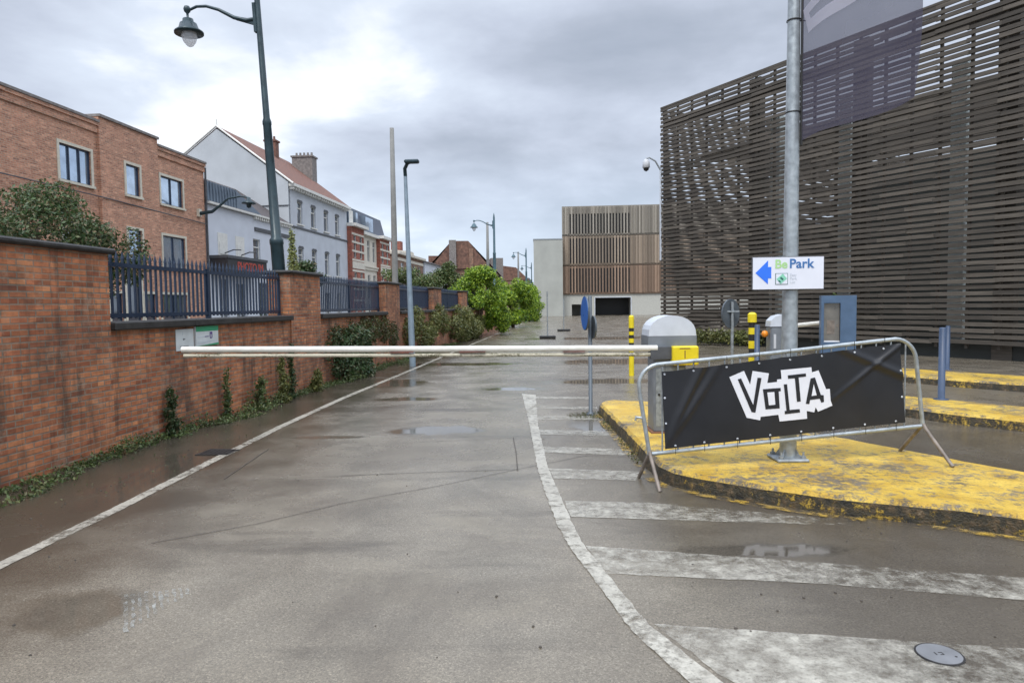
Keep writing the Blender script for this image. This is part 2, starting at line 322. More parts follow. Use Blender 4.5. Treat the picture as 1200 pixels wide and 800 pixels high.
def glass(name, col, rough=0.06, metal=0.0):
    m = MN(name); m.set(m.ramp(m.noise(2.5, 3), [(0.3, tuple(c*0.7 for c in col)), (0.7, col)]), rough, metal, **{'Specular IOR Level': 1.0, 'Coat Weight': 0.6, 'Coat Roughness': 0.03}); MAT[name] = m.m
glass('window_glass', (0.46, 0.58, 0.74), 0.08, 0.75); glass('dark_glass', (0.13, 0.15, 0.18), 0.06, 0.3)
def lens():
    m = MN('lamp_bowl'); m.set((0.8, 0.82, 0.86), 0.15); m.transp(0.55); MAT['bowl'] = m.m
lens()
def arm_mat():
    m = MN('barrier_white'); X, Y, Z = m.xyz(); g = m.noise(26, 5, 0.7)
    m.set(m.mix(m.ramp(m.noise(5, 7, 0.75, stretch=(1, 3, 3)), [(0.42, 0.0), (0.7, 0.6)]), (0.74, 0.73, 0.68), (0.42, 0.40, 0.32)), 0.4); MAT['arm'] = m.m
    m = MN('barrier_mossy'); f = m.noise(3.2, 6, 0.7, stretch=(1, 6, 6)); f2 = m.noise(40, 4, 0.7)
    m.set(m.mix(m.math('MULTIPLY', m.ramp(f, [(0.44, 0.0), (0.6, 1.0)]), m.ramp(f2, [(0.42, 0.0), (0.55, 1.0)])), (0.56, 0.53, 0.42), (0.07, 0.065, 0.02)), 0.6); MAT['arm_moss'] = m.m
arm_mat()
def banner_mat():
    m = MN('black_vinyl'); m.set(m.ramp(m.noise(3, 4), [(0.3, (0.011, 0.012, 0.015)), (0.7, (0.019, 0.020, 0.024))]), 0.36, 0, **{'Specular IOR Level': 0.45}); MAT['banner'] = m.m
    m = MN('mesh_flag'); m.set(m.ramp(m.noise(1.5, 3), [(0.3, (0.085, 0.08, 0.115)), (0.7, (0.125, 0.118, 0.16))]), 0.7)
    tl = m.t.nodes.new('ShaderNodeBsdfTranslucent'); tl.inputs[0].default_value = (0.10, 0.09, 0.14, 1)
    mx = m.t.nodes.new('ShaderNodeMixShader'); mx.inputs[0].default_value = 0.5; m.link(m.b.outputs[0], mx.inputs[1]); m.link(tl.outputs[0], mx.inputs[2])
    tr = m.t.nodes.new('ShaderNodeBsdfTransparent'); m2 = m.t.nodes.new('ShaderNodeMixShader'); m2.inputs[0].default_value = 0.72
    m.link(tr.outputs[0], m2.inputs[1]); m.link(mx.outputs[0], m2.inputs[2]); m.link(m2.outputs[0], m.o.inputs[0]); MAT['flag'] = m.m
    m = MN('mesh_print'); m.set((0.75, 0.75, 0.85), 0.6)
    tl = m.t.nodes.new('ShaderNodeBsdfTranslucent'); tl.inputs[0].default_value = (0.85, 0.85, 0.95, 1)
    mx = m.t.nodes.new('ShaderNodeMixShader'); mx.inputs[0].default_value = 0.6; m.link(m.b.outputs[0], mx.inputs[1]); m.link(tl.outputs[0], mx.inputs[2])
    tr = m.t.nodes.new('ShaderNodeBsdfTransparent'); m2 = m.t.nodes.new('ShaderNodeMixShader'); m2.inputs[0].default_value = 0.8
    m.link(tr.outputs[0], m2.inputs[1]); m.link(mx.outputs[0], m2.inputs[2]); m.link(m2.outputs[0], m.o.inputs[0]); MAT['flag_print'] = m.m
banner_mat()

# ------------------------------------------------------------------ mesh helpers
class MB:
    def __init__(s): s.v = []; s.f = []; s.m = []; s.sm = []
    def add(s, vs, fs, mi=0, smooth=False):
        o = len(s.v); s.v += [tuple(x_) for x_ in vs]
        for f in fs: s.f.append([o+i for i in f]); s.m.append(mi); s.sm.append(smooth)
        return s
    def box(s, x0, x1, y0, y1, z0, z1, mi=0):
        return s.add([(x0, y0, z0), (x1, y0, z0), (x1, y1, z0), (x0, y1, z0), (x0, y0, z1), (x1, y0, z1), (x1, y1, z1), (x0, y1, z1)],
                     [(0, 3, 2, 1), (4, 5, 6, 7), (0, 1, 5, 4), (1, 2, 6, 5), (2, 3, 7, 6), (3, 0, 4, 7)], mi)
    def bevbox(s, x0, x1, y0, y1, z0, z1, b=0.01, mi=0):
        vs = []
        pts = lambda x0, x1, y0, y1, z: [(x0, y0, z), (x1, y0, z), (x1, y1, z), (x0, y1, z)]
        def oct_(i, z): return [(x0+b, y0+i, z), (x1-b, y0+i, z), (x1-i, y0+b, z), (x1-i, y1-b, z), (x1-b, y1-i, z), (x0+b, y1-i, z), (x0+i, y1-b, z), (x0+i, y0+b, z)]
        rings = [pts(x0+b, x1-b, y0+b, y1-b, z0)]
        r1 = oct_(0, z0+b); r2 = oct_(0, z1-b)
        base = [(x0+b, y0+b, z0), (x1-b, y0+b, z0), (x1-b, y1-b, z0), (x0+b, y1-b, z0)]
        top = [(x0+b, y0+b, z1), (x1-b, y0+b, z1), (x1-b, y1-b, z1), (x0+b, y1-b, z1)]
        vs = base + r1 + r2 + top
        fs = [(3, 2, 1, 0), (20, 21, 22, 23)]
        for i in range(8): fs.append((4+i, 4+(i+1) % 8, 12+(i+1) % 8, 12+i))
        mp = [0, 1, 1, 2, 2, 3, 3, 0]
        for i in range(8):
            j = (i+1) % 8; A_, B_ = mp[i], mp[j]
            if A_ == B_: fs.append((A_, 4+j, 4+i)); fs.append((20+A_, 12+i, 12+j))
            else: fs.append((A_, B_, 4+j, 4+i)); fs.append((20+A_, 12+i, 12+j, 20+B_))
        return s.add(vs, fs, mi)
    def cyl(s, p0, p1, r0, r1=None, n=12, mi=0, caps=True, smooth=True):
        r1 = r0 if r1 is None else r1; p0, p1 = Vector(p0), Vector(p1); d = (p1-p0).normalized()
        u = d.orthogonal().normalized(); w = d.cross(u); vs = []
        for q, r in ((p0, r0), (p1, r1)):
            for i in range(n):
                t = 2*PI*i/n; vs.append(q + (u*math.cos(t)+w*math.sin(t))*r)
        s.add(vs, [(i, (i+1) % n, n+(i+1) % n, n+i) for i in range(n)], mi, smooth)
        if caps: s.add(vs, [tuple(range(n-1, -1, -1)), tuple(range(n, 2*n))], mi)
        return s
    def tube(s, pts, r, n=10, mi=0, caps=True):
        pts = [Vector(q) for q in pts]; rs = r if isinstance(r, (list, tuple)) else [r]*len(pts); vs = []; u = None
        for i, q in enumerate(pts):
            d = (pts[min(i+1, len(pts)-1)]-pts[max(i-1, 0)]).normalized()
            u = d.orthogonal().normalized() if u is None else (u-d*u.dot(d)).normalized(); w = d.cross(u)
            for k in range(n): t = 2*PI*k/n; vs.append(q+(u*math.cos(t)+w*math.sin(t))*rs[i])
        fs = [(i*n+k, i*n+(k+1) % n, (i+1)*n+(k+1) % n, (i+1)*n+k) for i in range(len(pts)-1) for k in range(n)]
        s.add(vs, fs, mi, True)
        if caps: s.add(vs, [tuple(range(n-1, -1, -1)), tuple(range((len(pts)-1)*n, len(pts)*n))], mi)
        return s
    def lathe(s, prof, c=(0, 0, 0), n=20, mi=0, smooth=True):
        vs = []; cx, cy, cz = c
        for r, z in prof:
            for k in range(n): t = 2*PI*k/n; vs.append((cx+r*math.cos(t), cy+r*math.sin(t), cz+z))
        fs = [(i*n+k, i*n+(k+1) % n, (i+1)*n+(k+1) % n, (i+1)*n+k) for i in range(len(prof)-1) for k in range(n)]
        return s.add(vs, fs, mi, smooth)
    def prism(s, poly, z0, z1, mi=0):     # poly in xy
        n = len(poly); vs = [(x_, y_, z0) for x_, y_ in poly]+[(x_, y_, z1) for x_, y_ in poly]
        return s.add(vs, [tuple(range(n-1, -1, -1)), tuple(range(n, 2*n))]+[(i, (i+1) % n, n+(i+1) % n, n+i) for i in range(n)], mi)
    def prism_xz(s, poly, y0, y1, mi=0):  # poly in xz, extruded along y
        n = len(poly); vs = [(x_, y0, z_) for x_, z_ in poly]+[(x_, y1, z_) for x_, z_ in poly]
        return s.add(vs, [tuple(range(n)), tuple(range(2*n-1, n-1, -1))]+[(i, n+i, n+(i+1) % n, (i+1) % n) for i in range(n)], mi)
    def prism_yz(s, poly, x0, x1, mi=0):
        n = len(poly); vs = [(x0, y_, z_) for y_, z_ in poly]+[(x1, y_, z_) for y_, z_ in poly]
        return s.add(vs, [tuple(range(n-1, -1, -1)), tuple(range(n, 2*n))]+[(i, (i+1) % n, n+(i+1) % n, n+i) for i in range(n)], mi)
    def holes(s, x0, x1, z0, z1, hs, y, depth, mi=0, rmi=None):   # wall face in xz at y (facing -y) with openings and their reveals
        xs = sorted({x0, x1, *[h[0] for h in hs], *[h[1] for h in hs]}); zs = sorted({z0, z1, *[h[2] for h in hs], *[h[3] for h in hs]})
        xs = [q for q in xs if x0 <= q <= x1]; zs = [q for q in zs if z0 <= q <= z1]
        for i in range(len(xs)-1):
            for j in range(len(zs)-1):
                cx, cz = (xs[i]+xs[i+1])/2, (zs[j]+zs[j+1])/2
                if any(h[0] < cx < h[1] and h[2] < cz < h[3] for h in hs): continue
                s.add([(xs[i], y, zs[j]), (xs[i+1], y, zs[j]), (xs[i+1], y, zs[j+1]), (xs[i], y, zs[j+1])], [(0, 1, 2, 3)], mi)
        for a0, a1, c0, c1 in hs:
            q = [(a0, y, c0), (a1, y, c0), (a1, y, c1), (a0, y, c1), (a0, y+depth, c0), (a1, y+depth, c0), (a1, y+depth, c1), (a0, y+depth, c1)]
            s.add(q, [(0, 4, 5, 1), (1, 5, 6, 2), (2, 6, 7, 3), (3, 7, 4, 0)], mi if rmi is None else rmi)
        return s
    def build(s, name, mats, parent=None, loc=None, rz=0):
        me = bpy.data.meshes.new(name); me.from_pydata(s.v, [], s.f)
        if not isinstance(mats, (list, tuple)): mats = [mats]
        for q in mats: me.materials.append(MAT[q] if isinstance(q, str) else q)
        me.polygons.foreach_set('material_index', s.m); me.polygons.foreach_set('use_smooth', s.sm); me.update()
        o = bpy.data.objects.new(name, me); C.objects.link(o)
        if parent: o.parent = parent
        if loc: o.location = loc
        if rz: o.rotation_euler = (0, 0, rz)
        return o
def tag(o, label=None, cat=None, group=None, kind=None):
    if label: o['label'] = label
    if cat: o['category'] = cat
    if group: o['group'] = group
    if kind: o['kind'] = kind
    return o
def thing(name, label, cat, loc=(0, 0, 0), rz=0.0, group=None):
    o = bpy.data.objects.new(name, None); C.objects.link(o); o.location = loc; o.rotation_euler = (0, 0, rz); o.empty_display_size = 0.3
    return tag(o, label, cat, group)
def dup(root, loc, rz=None, label=None):
    def cp(o, par):
        c = o.copy(); C.objects.link(c)
        if par: c.parent = par
        for ch in [q for q in bpy.data.objects if q.parent == o and q != c]: cp(ch, c)
        return c
    r = cp(root, None); r.location = loc
    if rz is not None: r.rotation_euler[2] = rz
    if label: r['label'] = label
    return r
def text_obj(body, size, name, mat, parent, loc, rot, depth=0.001, spacing=1.0, bold=0.0, align='LEFT'):
    cu = bpy.data.curves.new(name, 'FONT'); cu.body = body; cu.size = size; cu.extrude = depth; cu.space_character = spacing; cu.offset = bold; cu.align_x = align
    t = bpy.data.objects.new(name, cu); C.objects.link(t)
    bpy.context.view_layer.update()
    me = bpy.data.meshes.new_from_object(t.evaluated_get(bpy.context.evaluated_depsgraph_get()))
    bpy.data.objects.remove(t); bpy.data.curves.remove(cu)
    o = bpy.data.objects.new(name, me); C.objects.link(o); me.materials.clear(); me.materials.append(MAT[mat])
    o.parent = parent; o.location = loc; o.rotation_euler = rot; return o

def leaf_mesh(clumps, n, size, seed=1, flat=0.0, shell=0.55):
    """clumps: (cx,cy,cz,rx,ry,rz,weight); leaf-sized bent quads scattered through each clump"""
    rg = np.random.default_rng(seed); cl = np.array(clumps, float); w = cl[:, 6]/cl[:, 6].sum()
    k = rg.choice(len(cl), n, p=w); d = rg.normal(size=(n, 3)); d /= np.linalg.norm(d, axis=1)[:, None]
    r = rg.random(n)**(1/3)*(1-shell)+shell*rg.random(n)**0.25
    c = cl[k, :3]+d*cl[k, 3:6]*r[:, None]
    # keep tufts: snap towards random twig centres
    tw = rg.normal(size=(n, 3))*size*0.8; c = c+tw
    nrm = rg.normal(size=(n, 3))+d*0.7+np.array([0, 0, 0.6]); nrm /= np.linalg.norm(nrm, axis=1)[:, None]
    t = np.cross(nrm, rg.normal(size=(n, 3))); t /= np.linalg.norm(t, axis=1)[:, None]; b = np.cross(nrm, t)
    L = size*(0.6+0.8*rg.random(n))[:, None]; Wd = L*0.5
    vs = np.stack([c-t*L, c-b*Wd+nrm*Wd*0.25, c+t*L, c+b*Wd+nrm*Wd*0.25], 1).reshape(-1, 3)
    m = MB(); m.v = [tuple(x_) for x_ in vs]; m.f = [[4*i, 4*i+1, 4*i+2, 4*i+3] for i in range(n)]; m.m = [0]*n; m.sm = [False]*n
    return m
def crown_clumps(c, r, k, seed, cl=0.38, squash=1.0):
    rg = random.Random(seed); out_ = []
    for i in range(k):
        t = rg.uniform(0, 2*PI); z = rg.uniform(-0.85, 1); q = math.sqrt(max(0, 1-z*z))*rg.uniform(0.55, 1.0)
        s_ = cl*rg.uniform(0.6, 1.25)
        out_.append((c[0]+r[0]*q*math.cos(t)*0.78, c[1]+r[1]*q*math.sin(t)*0.78, c[2]+r[2]*z*0.78, r[0]*s_, r[1]*s_, r[2]*s_*squash, s_**2))
    return out_

# ------------------------------------------------------------------ setting: ground
g = MB(); xs = [-700, -60, -12, 12, 60, 700]; ys = [-80, -6, 20, 120, 1500]
for i in range(5):
    for j in range(4): g.add([(xs[i], ys[j], 0), (xs[i+1], ys[j], 0), (xs[i+1], ys[j+1], 0), (xs[i], ys[j+1], 0)], [(0, 1, 2, 3)])
tag(g.build('ground', 'asphalt'), kind='structure')
def densify(pts, step=0.13, jit=0.012, seed=3):
    rg = random.Random(seed); o = []
    for i in range(len(pts)):
        x0, y0 = pts[i]; x1, y1 = pts[(i+1) % len(pts)]; k = max(1, int(math.hypot(x1-x0, y1-y0)/step))
        for j in range(k): t = j/k; o.append((x0+(x1-x0)*t+rg.uniform(-jit, jit), y0+(y1-y0)*t+rg.uniform(-jit, jit)))
    return o
def sheet(name, polys, mat, z=0.004):
    m = MB()
    if mat != 'crack': polys = [densify(q, 0.05, 0.0055, len(polys)+k_) for k_, q in enumerate(polys)]
    for q in polys: m.add([(x_, y_, z) for x_, y_ in q], [tuple(range(len(q)))])
    # make all faces point up
    for i, f in enumerate(m.f):
        a_ = sum(m.v[f[k]][0]*m.v[f[(k+1) % len(f)]][1]-m.v[f[(k+1) % len(f)]][0]*m.v[f[k]][1] for k in range(len(f)))
        if a_ < 0: m.f[i] = f[::-1]
    return tag(m.build(name, mat), kind='structure')
def ribbon(pts, w):
    L, Rr = [], []
    for i, (x0, y0) in enumerate(pts):
        a_, b_ = pts[max(i-1, 0)], pts[min(i+1, len(pts)-1)]; l = math.hypot(b_[0]-a_[0], b_[1]-a_[1]); nx, ny = -(b_[1]-a_[1])/l*w/2, (b_[0]-a_[0])/l*w/2
        L.append((x0+nx, y0+ny)); Rr.append((x0-nx, y0-ny))
    return [L+Rr[::-1]]
def strip(pts, w):
    out_ = []
    for i in range(len(pts)-1):
        (x0, y0), (x1, y1) = pts[i], pts[i+1]; l = math.hypot(x1-x0, y1-y0); nx, ny = -(y1-y0)/l*w/2, (x1-x0)/l*w/2
        out_.append([(x0-nx, y0-ny), (x1-nx, y1-ny), (x1+nx, y1+ny), (x0+nx, y0+ny)])
    return out_
edge = [(-3.42, 3.6), (-3.34, 5.6), (-3.27, 9.5), (-3.1, 12.6), (-2.62, 18), (-2.13, 24.2), (-1.3, 34), (0.9, 60)]
sheet('edge_line', ribbon(edge, 0.11), 'road_paint')
arcL = [(0.17, 12.7), (0.23, 9.33), (0.24, 6.95), (0.27, 6.16), (0.32, 5.13), (0.37, 4.66), (0.59, 3.39), (0.75, 2.94), (0.95, 2.5)]
arcR = [(0.42, 12.5), (0.345, 9.3), (0.35, 6.95), (0.385, 6.16), (0.44, 5.13), (0.475, 4.66), (0.69, 3.45), (0.89, 2.94), (1.10, 2.5)]
sheet('curved_line', [arcL+arcR[::-1]], 'road_paint', 0.008)
sheet('hatching', [[(0.72, 3.47), (2.2, 3.21), (3.2, 3.02), (3.1, 2.6), (1.05, 2.78), (0.91, 2.98)],
    [(0.49, 4.63), (1.6, 4.36), (2.75, 4.07), (3.3, 3.93), (3.1, 3.62), (1.8, 3.95), (0.57, 4.14)],
    [(0.43, 5.72), (1.13, 5.63), (2.72, 5.05), (2.66, 4.96), (0.91, 5.21), (0.44, 5.28)],
    [(0.36, 6.87), (1.28, 6.68), (1.15, 6.35), (0.38, 6.47)], [(0.34, 7.96), (1.34, 7.71), (1.31, 7.4), (0.34, 7.63)],
    [(0.32, 9.03), (1.24, 8.87), (1.25, 8.52), (0.34, 8.7)], [(0.34, 10.14), (1.25, 10.07), (1.25, 9.73), (0.34, 9.84)],
    [(0.35, 11.15), (1.36, 10.95), (1.34, 10.72), (0.35, 10.86)], [(0.38, 12.3), (1.4, 12.15), (1.4, 11.9), (0.38, 12.0)]], 'worn_paint')
sheet('bay_lines', strip([(1.1, 16.6), (3.6, 15.4)], 0.12)+strip([(0.9, 19.5), (4.6, 17.8)], 0.12)+strip([(-1.6, 24), (4.2, 23.4)], 0.14)
      + strip([(1.6, 28), (6, 27.2)], 0.14)+strip([(2.0, 34), (7, 33)], 0.14)+strip([(2.4, 42), (9, 41)], 0.14), 'faint_paint')
sheet('pavement_cracks', strip([(-1.71, 6.68), (-0.8, 6.78), (0.04, 6.85)], 0.009)+strip([(0.0, 8.52), (0.03, 7.6), (0.04, 6.79)], 0.011)+strip([(-1.17, 8.3), (-0.01, 8.5)], 0.007)
      + strip([(-2.6, 4.8), (-2.0, 5.2), (-1.47, 5.72), (-0.7, 6.25), (0.04, 6.85), (0.78, 7.43), (1.28, 7.32)], 0.008)+strip([(-2.84, 6.62), (-2.9, 8.01)], 0.011)
      + strip([(-2.61, 6.54), (-1.21, 6.74)], 0.006), 'crack', 0.005)
sheet('worn_comb_marking', [[(-2.30+k*0.036, 3.93+k*0.008), (-2.281+k*0.036, 3.932+k*0.008), (-2.281+k*0.036+0.27*(1-k/11), 3.932+k*0.008-0.48*(1-k/11)), (-2.30+k*0.036+0.27*(1-k/11), 3.93+k*0.008-0.48*(1-k/11))] for k in range(10)], 'comb_paint', 0.006)

# kerbed islands, painted yellow
def island(name, top, label_kind=None, h=0.15, inset=0.035):
    n = len(top); cx = sum(q[0] for q in top)/n; cy = sum(q[1] for q in top)/n
    def off(d):
        o = []
        for i in range(n):
            x0, y0 = top[i-1]; x1, y1 = top[i]; x2, y2 = top[(i+1) % n]
            d1 = Vector((x1-x0, y1-y0)).normalized(); d2 = Vector((x2-x1, y2-y1)).normalized(); t = (d1+d2).normalized(); o.append((x1+t.y*d, y1-t.x*d))
        return o
    ar = sum(top[i][0]*top[(i+1) % n][1]-top[(i+1) % n][0]*top[i][1] for i in range(n)); sg = 1 if ar > 0 else -1
    r0 = off(sg*0.03); r1 = off(0.0); r2 = off(-sg*0.03)
    vs = [(x_, y_, -0.02) for x_, y_ in r0]+[(x_, y_, h-0.035) for x_, y_ in r1]+[(x_, y_, h) for x_, y_ in r2]
    m = MB(); fs = [(i, (i+1) % n, n+(i+1) % n, n+i) for i in range(n)]+[(n+i, n+(i+1) % n, 2*n+(i+1) % n, 2*n+i) for i in range(n)]
    if sg < 0: fs = [f[::-1] for f in fs]
    m.add(vs, fs, 0, False); m.add(vs, [tuple(range(2*n, 3*n)) if sg > 0 else tuple(range(3*n-1, 2*n-1, -1))])
    return tag(m.build(name, 'kerb'), kind='structure')
isl = [(1.33, 10.35), (1.42, 10.62), (1.6, 10.72), (2.09, 10.51), (3.7, 7.44), (4.25, 6.34), (5.7, 3.9), (5.1, 3.5), (4.3, 4.2), (3.3, 4.92), (2.52, 5.27), (2.01, 5.61), (1.66, 5.93), (1.46, 6.16), (1.37, 6.42), (1.38, 7.5), (1.35, 9.15)]
island('kerb_island', densify(isl))
sheet('kerb_foot_line', ribbon([(1.25, 10.2), (1.28, 8.2), (1.30, 6.35), (1.38, 6.08), (1.62, 5.84), (1.98, 5.52), (2.5, 5.17), (3.27, 4.80), (4.26, 4.08)], 0.1), 'yellow_line', 0.009)
island('kerb_island', densify([(3.55, 13.55), (3.9, 14.0), (4.3, 13.5), (6.21, 10.78), (6.74, 10.08), (9.4, 6.6), (8.6, 6.0), (6.0, 8.97), (5.59, 9.7), (4.2, 12.0), (3.6, 12.9)], seed=5))
island('kerb_island', densify([(8.2, 16.0), (8.67, 15.17), (9.41, 14.11), (13.5, 8.6), (12.9, 7.6), (8.52, 12.76), (7.88, 13.78), (7.3, 15.0), (7.5, 15.8)], seed=8))

# ------------------------------------------------------------------ street frames
WALL_RZ = math.atan2(0.9956, 0.0932); WALL_O = (-5.418, 0, 0)
HOUSE_RZ = math.atan2(1.0, 0.09); HOUSE_O = (-17.64, 0, 0)
# sidewalk of the street behind the wall
def hpt(u, v, z=0):
    c, s_ = math.cos(HOUSE_RZ), math.sin(HOUSE_RZ); return (HOUSE_O[0]+u*c-v*s_, u*s_+v*c, z)
sw = MB(); q = [hpt(-30, -2.6), hpt(140, -2.6), hpt(140, 0), hpt(-30, 0)]; sw.prism([(x_, y_) for x_, y_, z_ in q], -0.05, 0.13)
tag(sw.build('pavement', 'concrete'), kind='structure')

# ------------------------------------------------------------------ brick wall with piers
wall = thing('brick_wall', 'weathered orange-red brick boundary wall with piers along the left of the lane', 'wall', WALL_O, WALL_RZ)
piers = [(5.0, 7.95), (13.0, 14.5), (19.55, 21.05), (26.1, 27.6), (32.65, 34.15), (39.2, 40.7), (45.75, 47.25)]
b = MB(); b.box(-6, 54, 0, 0.38, -0.05, 1.43); b.build('wall_body', 'wall_brick', wall)
for i, (u0, u1) in enumerate(piers):
    b = MB(); b.box(u0, u1, -0.03, 0.42, 0 if False else -0.04, 2.31); pr = b.build('pier', 'wall_brick', wall)
    c = MB(); c.bevbox(u0-0.06, u1+0.06, -0.10, 0.49, 2.312, 2.375, 0.02)
    c.build('pier_cap', 'coping_stone', pr)
bays = [(-3.0, 5.0)]+[(piers[i][1], piers[i+1][0]) for i in range(6)]
for u0, u1 in bays:
    b = MB(); n = max(1, round((u1-u0)/1.65)); w = (u1-u0)/n
    for k in range(n): b.bevbox(u0+k*w+0.006, u0+(k+1)*w-0.006, -0.09, 0.47, 1.432, 1.525, 0.012)
    b.build('coping', 'coping_stone', wall)
def wpt(u, v, z=0):
    c, s_ = math.cos(WALL_RZ), math.sin(WALL_RZ); return (WALL_O[0]+u*c-v*s_, u*s_+v*c, z)
def make_railing(length, label):
    t = thing('iron_railing', label, 'railing', wpt(0, 0.2), WALL_RZ, 'blue iron railings on the boundary wall')
    b = MB(); n = int(length/0.112)
    for k in range(n+1):
        x_ = 0.03+k*(length-0.06)/n; b.box(x_-0.012, x_+0.012, -0.012, 0.012, 1.56, 2.30)
        b.add([(x_-0.016, -0.016, 2.30), (x_+0.016, -0.016, 2.30), (x_+0.016, 0.016, 2.30), (x_-0.016, 0.016, 2.30), (x_, 0, 2.40)], [(0, 1, 4), (1, 2, 4), (2, 3, 4), (3, 0, 4)])
    b.build('bars', 'blue_iron', t)
    for z in (1.60, 2.22): MB().box(0, length, -0.021, 0.021, z-0.025, z+0.025).build('rail', 'blue_iron', t)
    for x_ in (0.0, length/2, length): 
        MB().box(x_-0.028 if x_ else 0.0, x_+0.028 if x_ != length else length, -0.028, 0.028, 1.525, 2.275).build('post', 'blue_iron', t)
    return t
r0 = make_railing(5.05, 'blue iron spiked railing between the first two brick piers, above the wall posters')
r0.location = wpt(7.95, 0.2)
for u, lb in [(14.5, 'blue iron spiked railing just beyond the second brick pier, ivy at its foot'), (21.05, 'blue iron railing behind the slim grey lamp column, two bays past the posters'),
              (27.6, 'distant blue railing bay partly swallowed by the bright green bush'), (34.15, 'farthest blue railing bay behind the bright green bush')]:
    dup(r0, wpt(u, 0.2), None, lb)
r1_ = make_railing(8.0, 'blue iron railing on the wall left of the nearest brick pier, beside the camera'); r1_.location = wpt(-3.0, 0.2)
# solid dark hoarding seen behind the distant railings
# posters on the wall
po = thing('wall_poster', 'white paper notice with a small arrow under the wall coping', 'poster', wpt(9.48, -0.012, 0), WALL_RZ)
MB().box(-0.215, 0.215, 0, 0.008, 1.098, 1.392).build('sheet', 'poster_white', po)
MB().prism_xz([(-0.06, 1.253), (-0.03, 1.268), (-0.03, 1.259), (0.0, 1.259), (0.0, 1.247), (-0.03, 1.247), (-0.03, 1.238)], -0.0025, 0).build('arrow', 'dark_trim', po)
MB().box(-0.12, 0.08, -0.0025, 0, 1.155, 1.161).build('text_line', 'dark_trim', po)
MB().box(-0.06, -0.056, -0.0025, 0, 1.31, 1.37).build('text_line', 'faint_text', po)
po = thing('wall_poster', 'green and white information board with a dark symbol on the brick wall', 'poster', wpt(10.02, -0.035, 0), WALL_RZ)
MB().box(-0.30, 0.30, 0, 0.03, 1.135, 1.415).build('board', 'poster_white', po)
b = MB(); b.box(-0.30, 0.30, -0.003, 0, 1.345, 1.418); b.add([(-0.30, -0.003, 1.135), (0.30, -0.003, 1.135), (0.30, -0.003, 1.165), (-0.30, -0.003, 1.137)], [(0, 1, 2, 3)]); b.build('green_band', 'poster_green', po)
b = MB(); b.box(0.06, 0.13, -0.003, 0, 1.30, 1.33); b.box(0.06, 0.08, -0.003, 0, 1.25, 1.30); b.box(0.11, 0.13, -0.003, 0, 1.25, 1.30); b.box(0.07, 0.12, -0.003, 0, 1.235, 1.25); b.box(-0.07, 0.03, -0.003, 0, 1.262, 1.272); b.build('symbol', 'poster_purple', po)
for q in ((-0.26, -0.08, 1.262, 1.27), (-0.26, 0.2, 1.192, 1.2), (-0.26, 0.0, 1.172, 1.178)): MB().box(q[0], q[1], -0.003, 0, q[2], q[3]).build('text_line', 'faint_text', po)

# ------------------------------------------------------------------ houses across the street
def window(parent, x0, x1, z0, z1, frame='white_trim', gl='window_glass', recess=0.12, surround=None, sill=True, mull=1, trans=False, sw_=0.11):
    """x along facade, wall face at y=0, opening already cut"""
    b = MB(); f = 0.045
    b.box(x0+0.002, x0+f, recess-0.04, recess+0.02, z0, z1); b.box(x1-f, x1-0.002, recess-0.04, recess+0.02, z0, z1)
    b.box(x0+f, x1-f, recess-0.04, recess+0.02, z0+0.002, z0+f); b.box(x0+f, x1-f, recess-0.04, recess+0.02, z1-f, z1-0.002)
    for k in range(mull):
        xm = x0+(x1-x0)*(k+1)/(mull+1); b.box(xm-0.022, xm+0.022, recess-0.045, recess+0.015, z0+f, z1-f)
    if trans:
        zt = z1-(z1-z0)*0.28; b.box(x0+f, x1-f, recess-0.05, recess+0.012, zt-0.03, zt+0.03)
    w = b.build('window', frame, parent)
    MB().add([(x0, recess+0.005, z0), (x1, recess+0.005, z0), (x1, recess+0.005, z1), (x0, recess+0.005, z1)], [(0, 1, 2, 3)]).build('pane', gl, w)
    if surround:
        b = MB(); s_ = sw_
        b.box(x0-s_, x0-0.002, -0.03, 0.02, z0-0.0, z1+s_); b.box(x1+0.002, x1+s_, -0.03, 0.02, z0, z1+s_); b.box(x0-0.002, x1+0.002, -0.028, 0.02, z1+0.002, z1+s_-0.003)
        b.build('surround', surround, w)
    if sill: MB().box(x0-0.12, x1+0.12, -0.09, recess-0.045, z0-0.09, z0-0.003).build('sill', surround or frame, w)
    return w
def shell(b, x0, x1, d, z1, y=0.0, mi=0):     # sides, back, of a house whose front face is made elsewhere
    b.add([(x0, y, 0), (x0, d, 0), (x0, d, z1), (x0, y, z1)], [(0, 3, 2, 1)], mi); b.add([(x1, y, 0), (x1, d, 0), (x1, d, z1), (x1, y, z1)], [(0, 1, 2, 3)], mi)
    b.add([(x0, d, 0), (x1, d, 0), (x1, d, z1), (x0, d, z1)], [(1, 0, 3, 2)], mi)

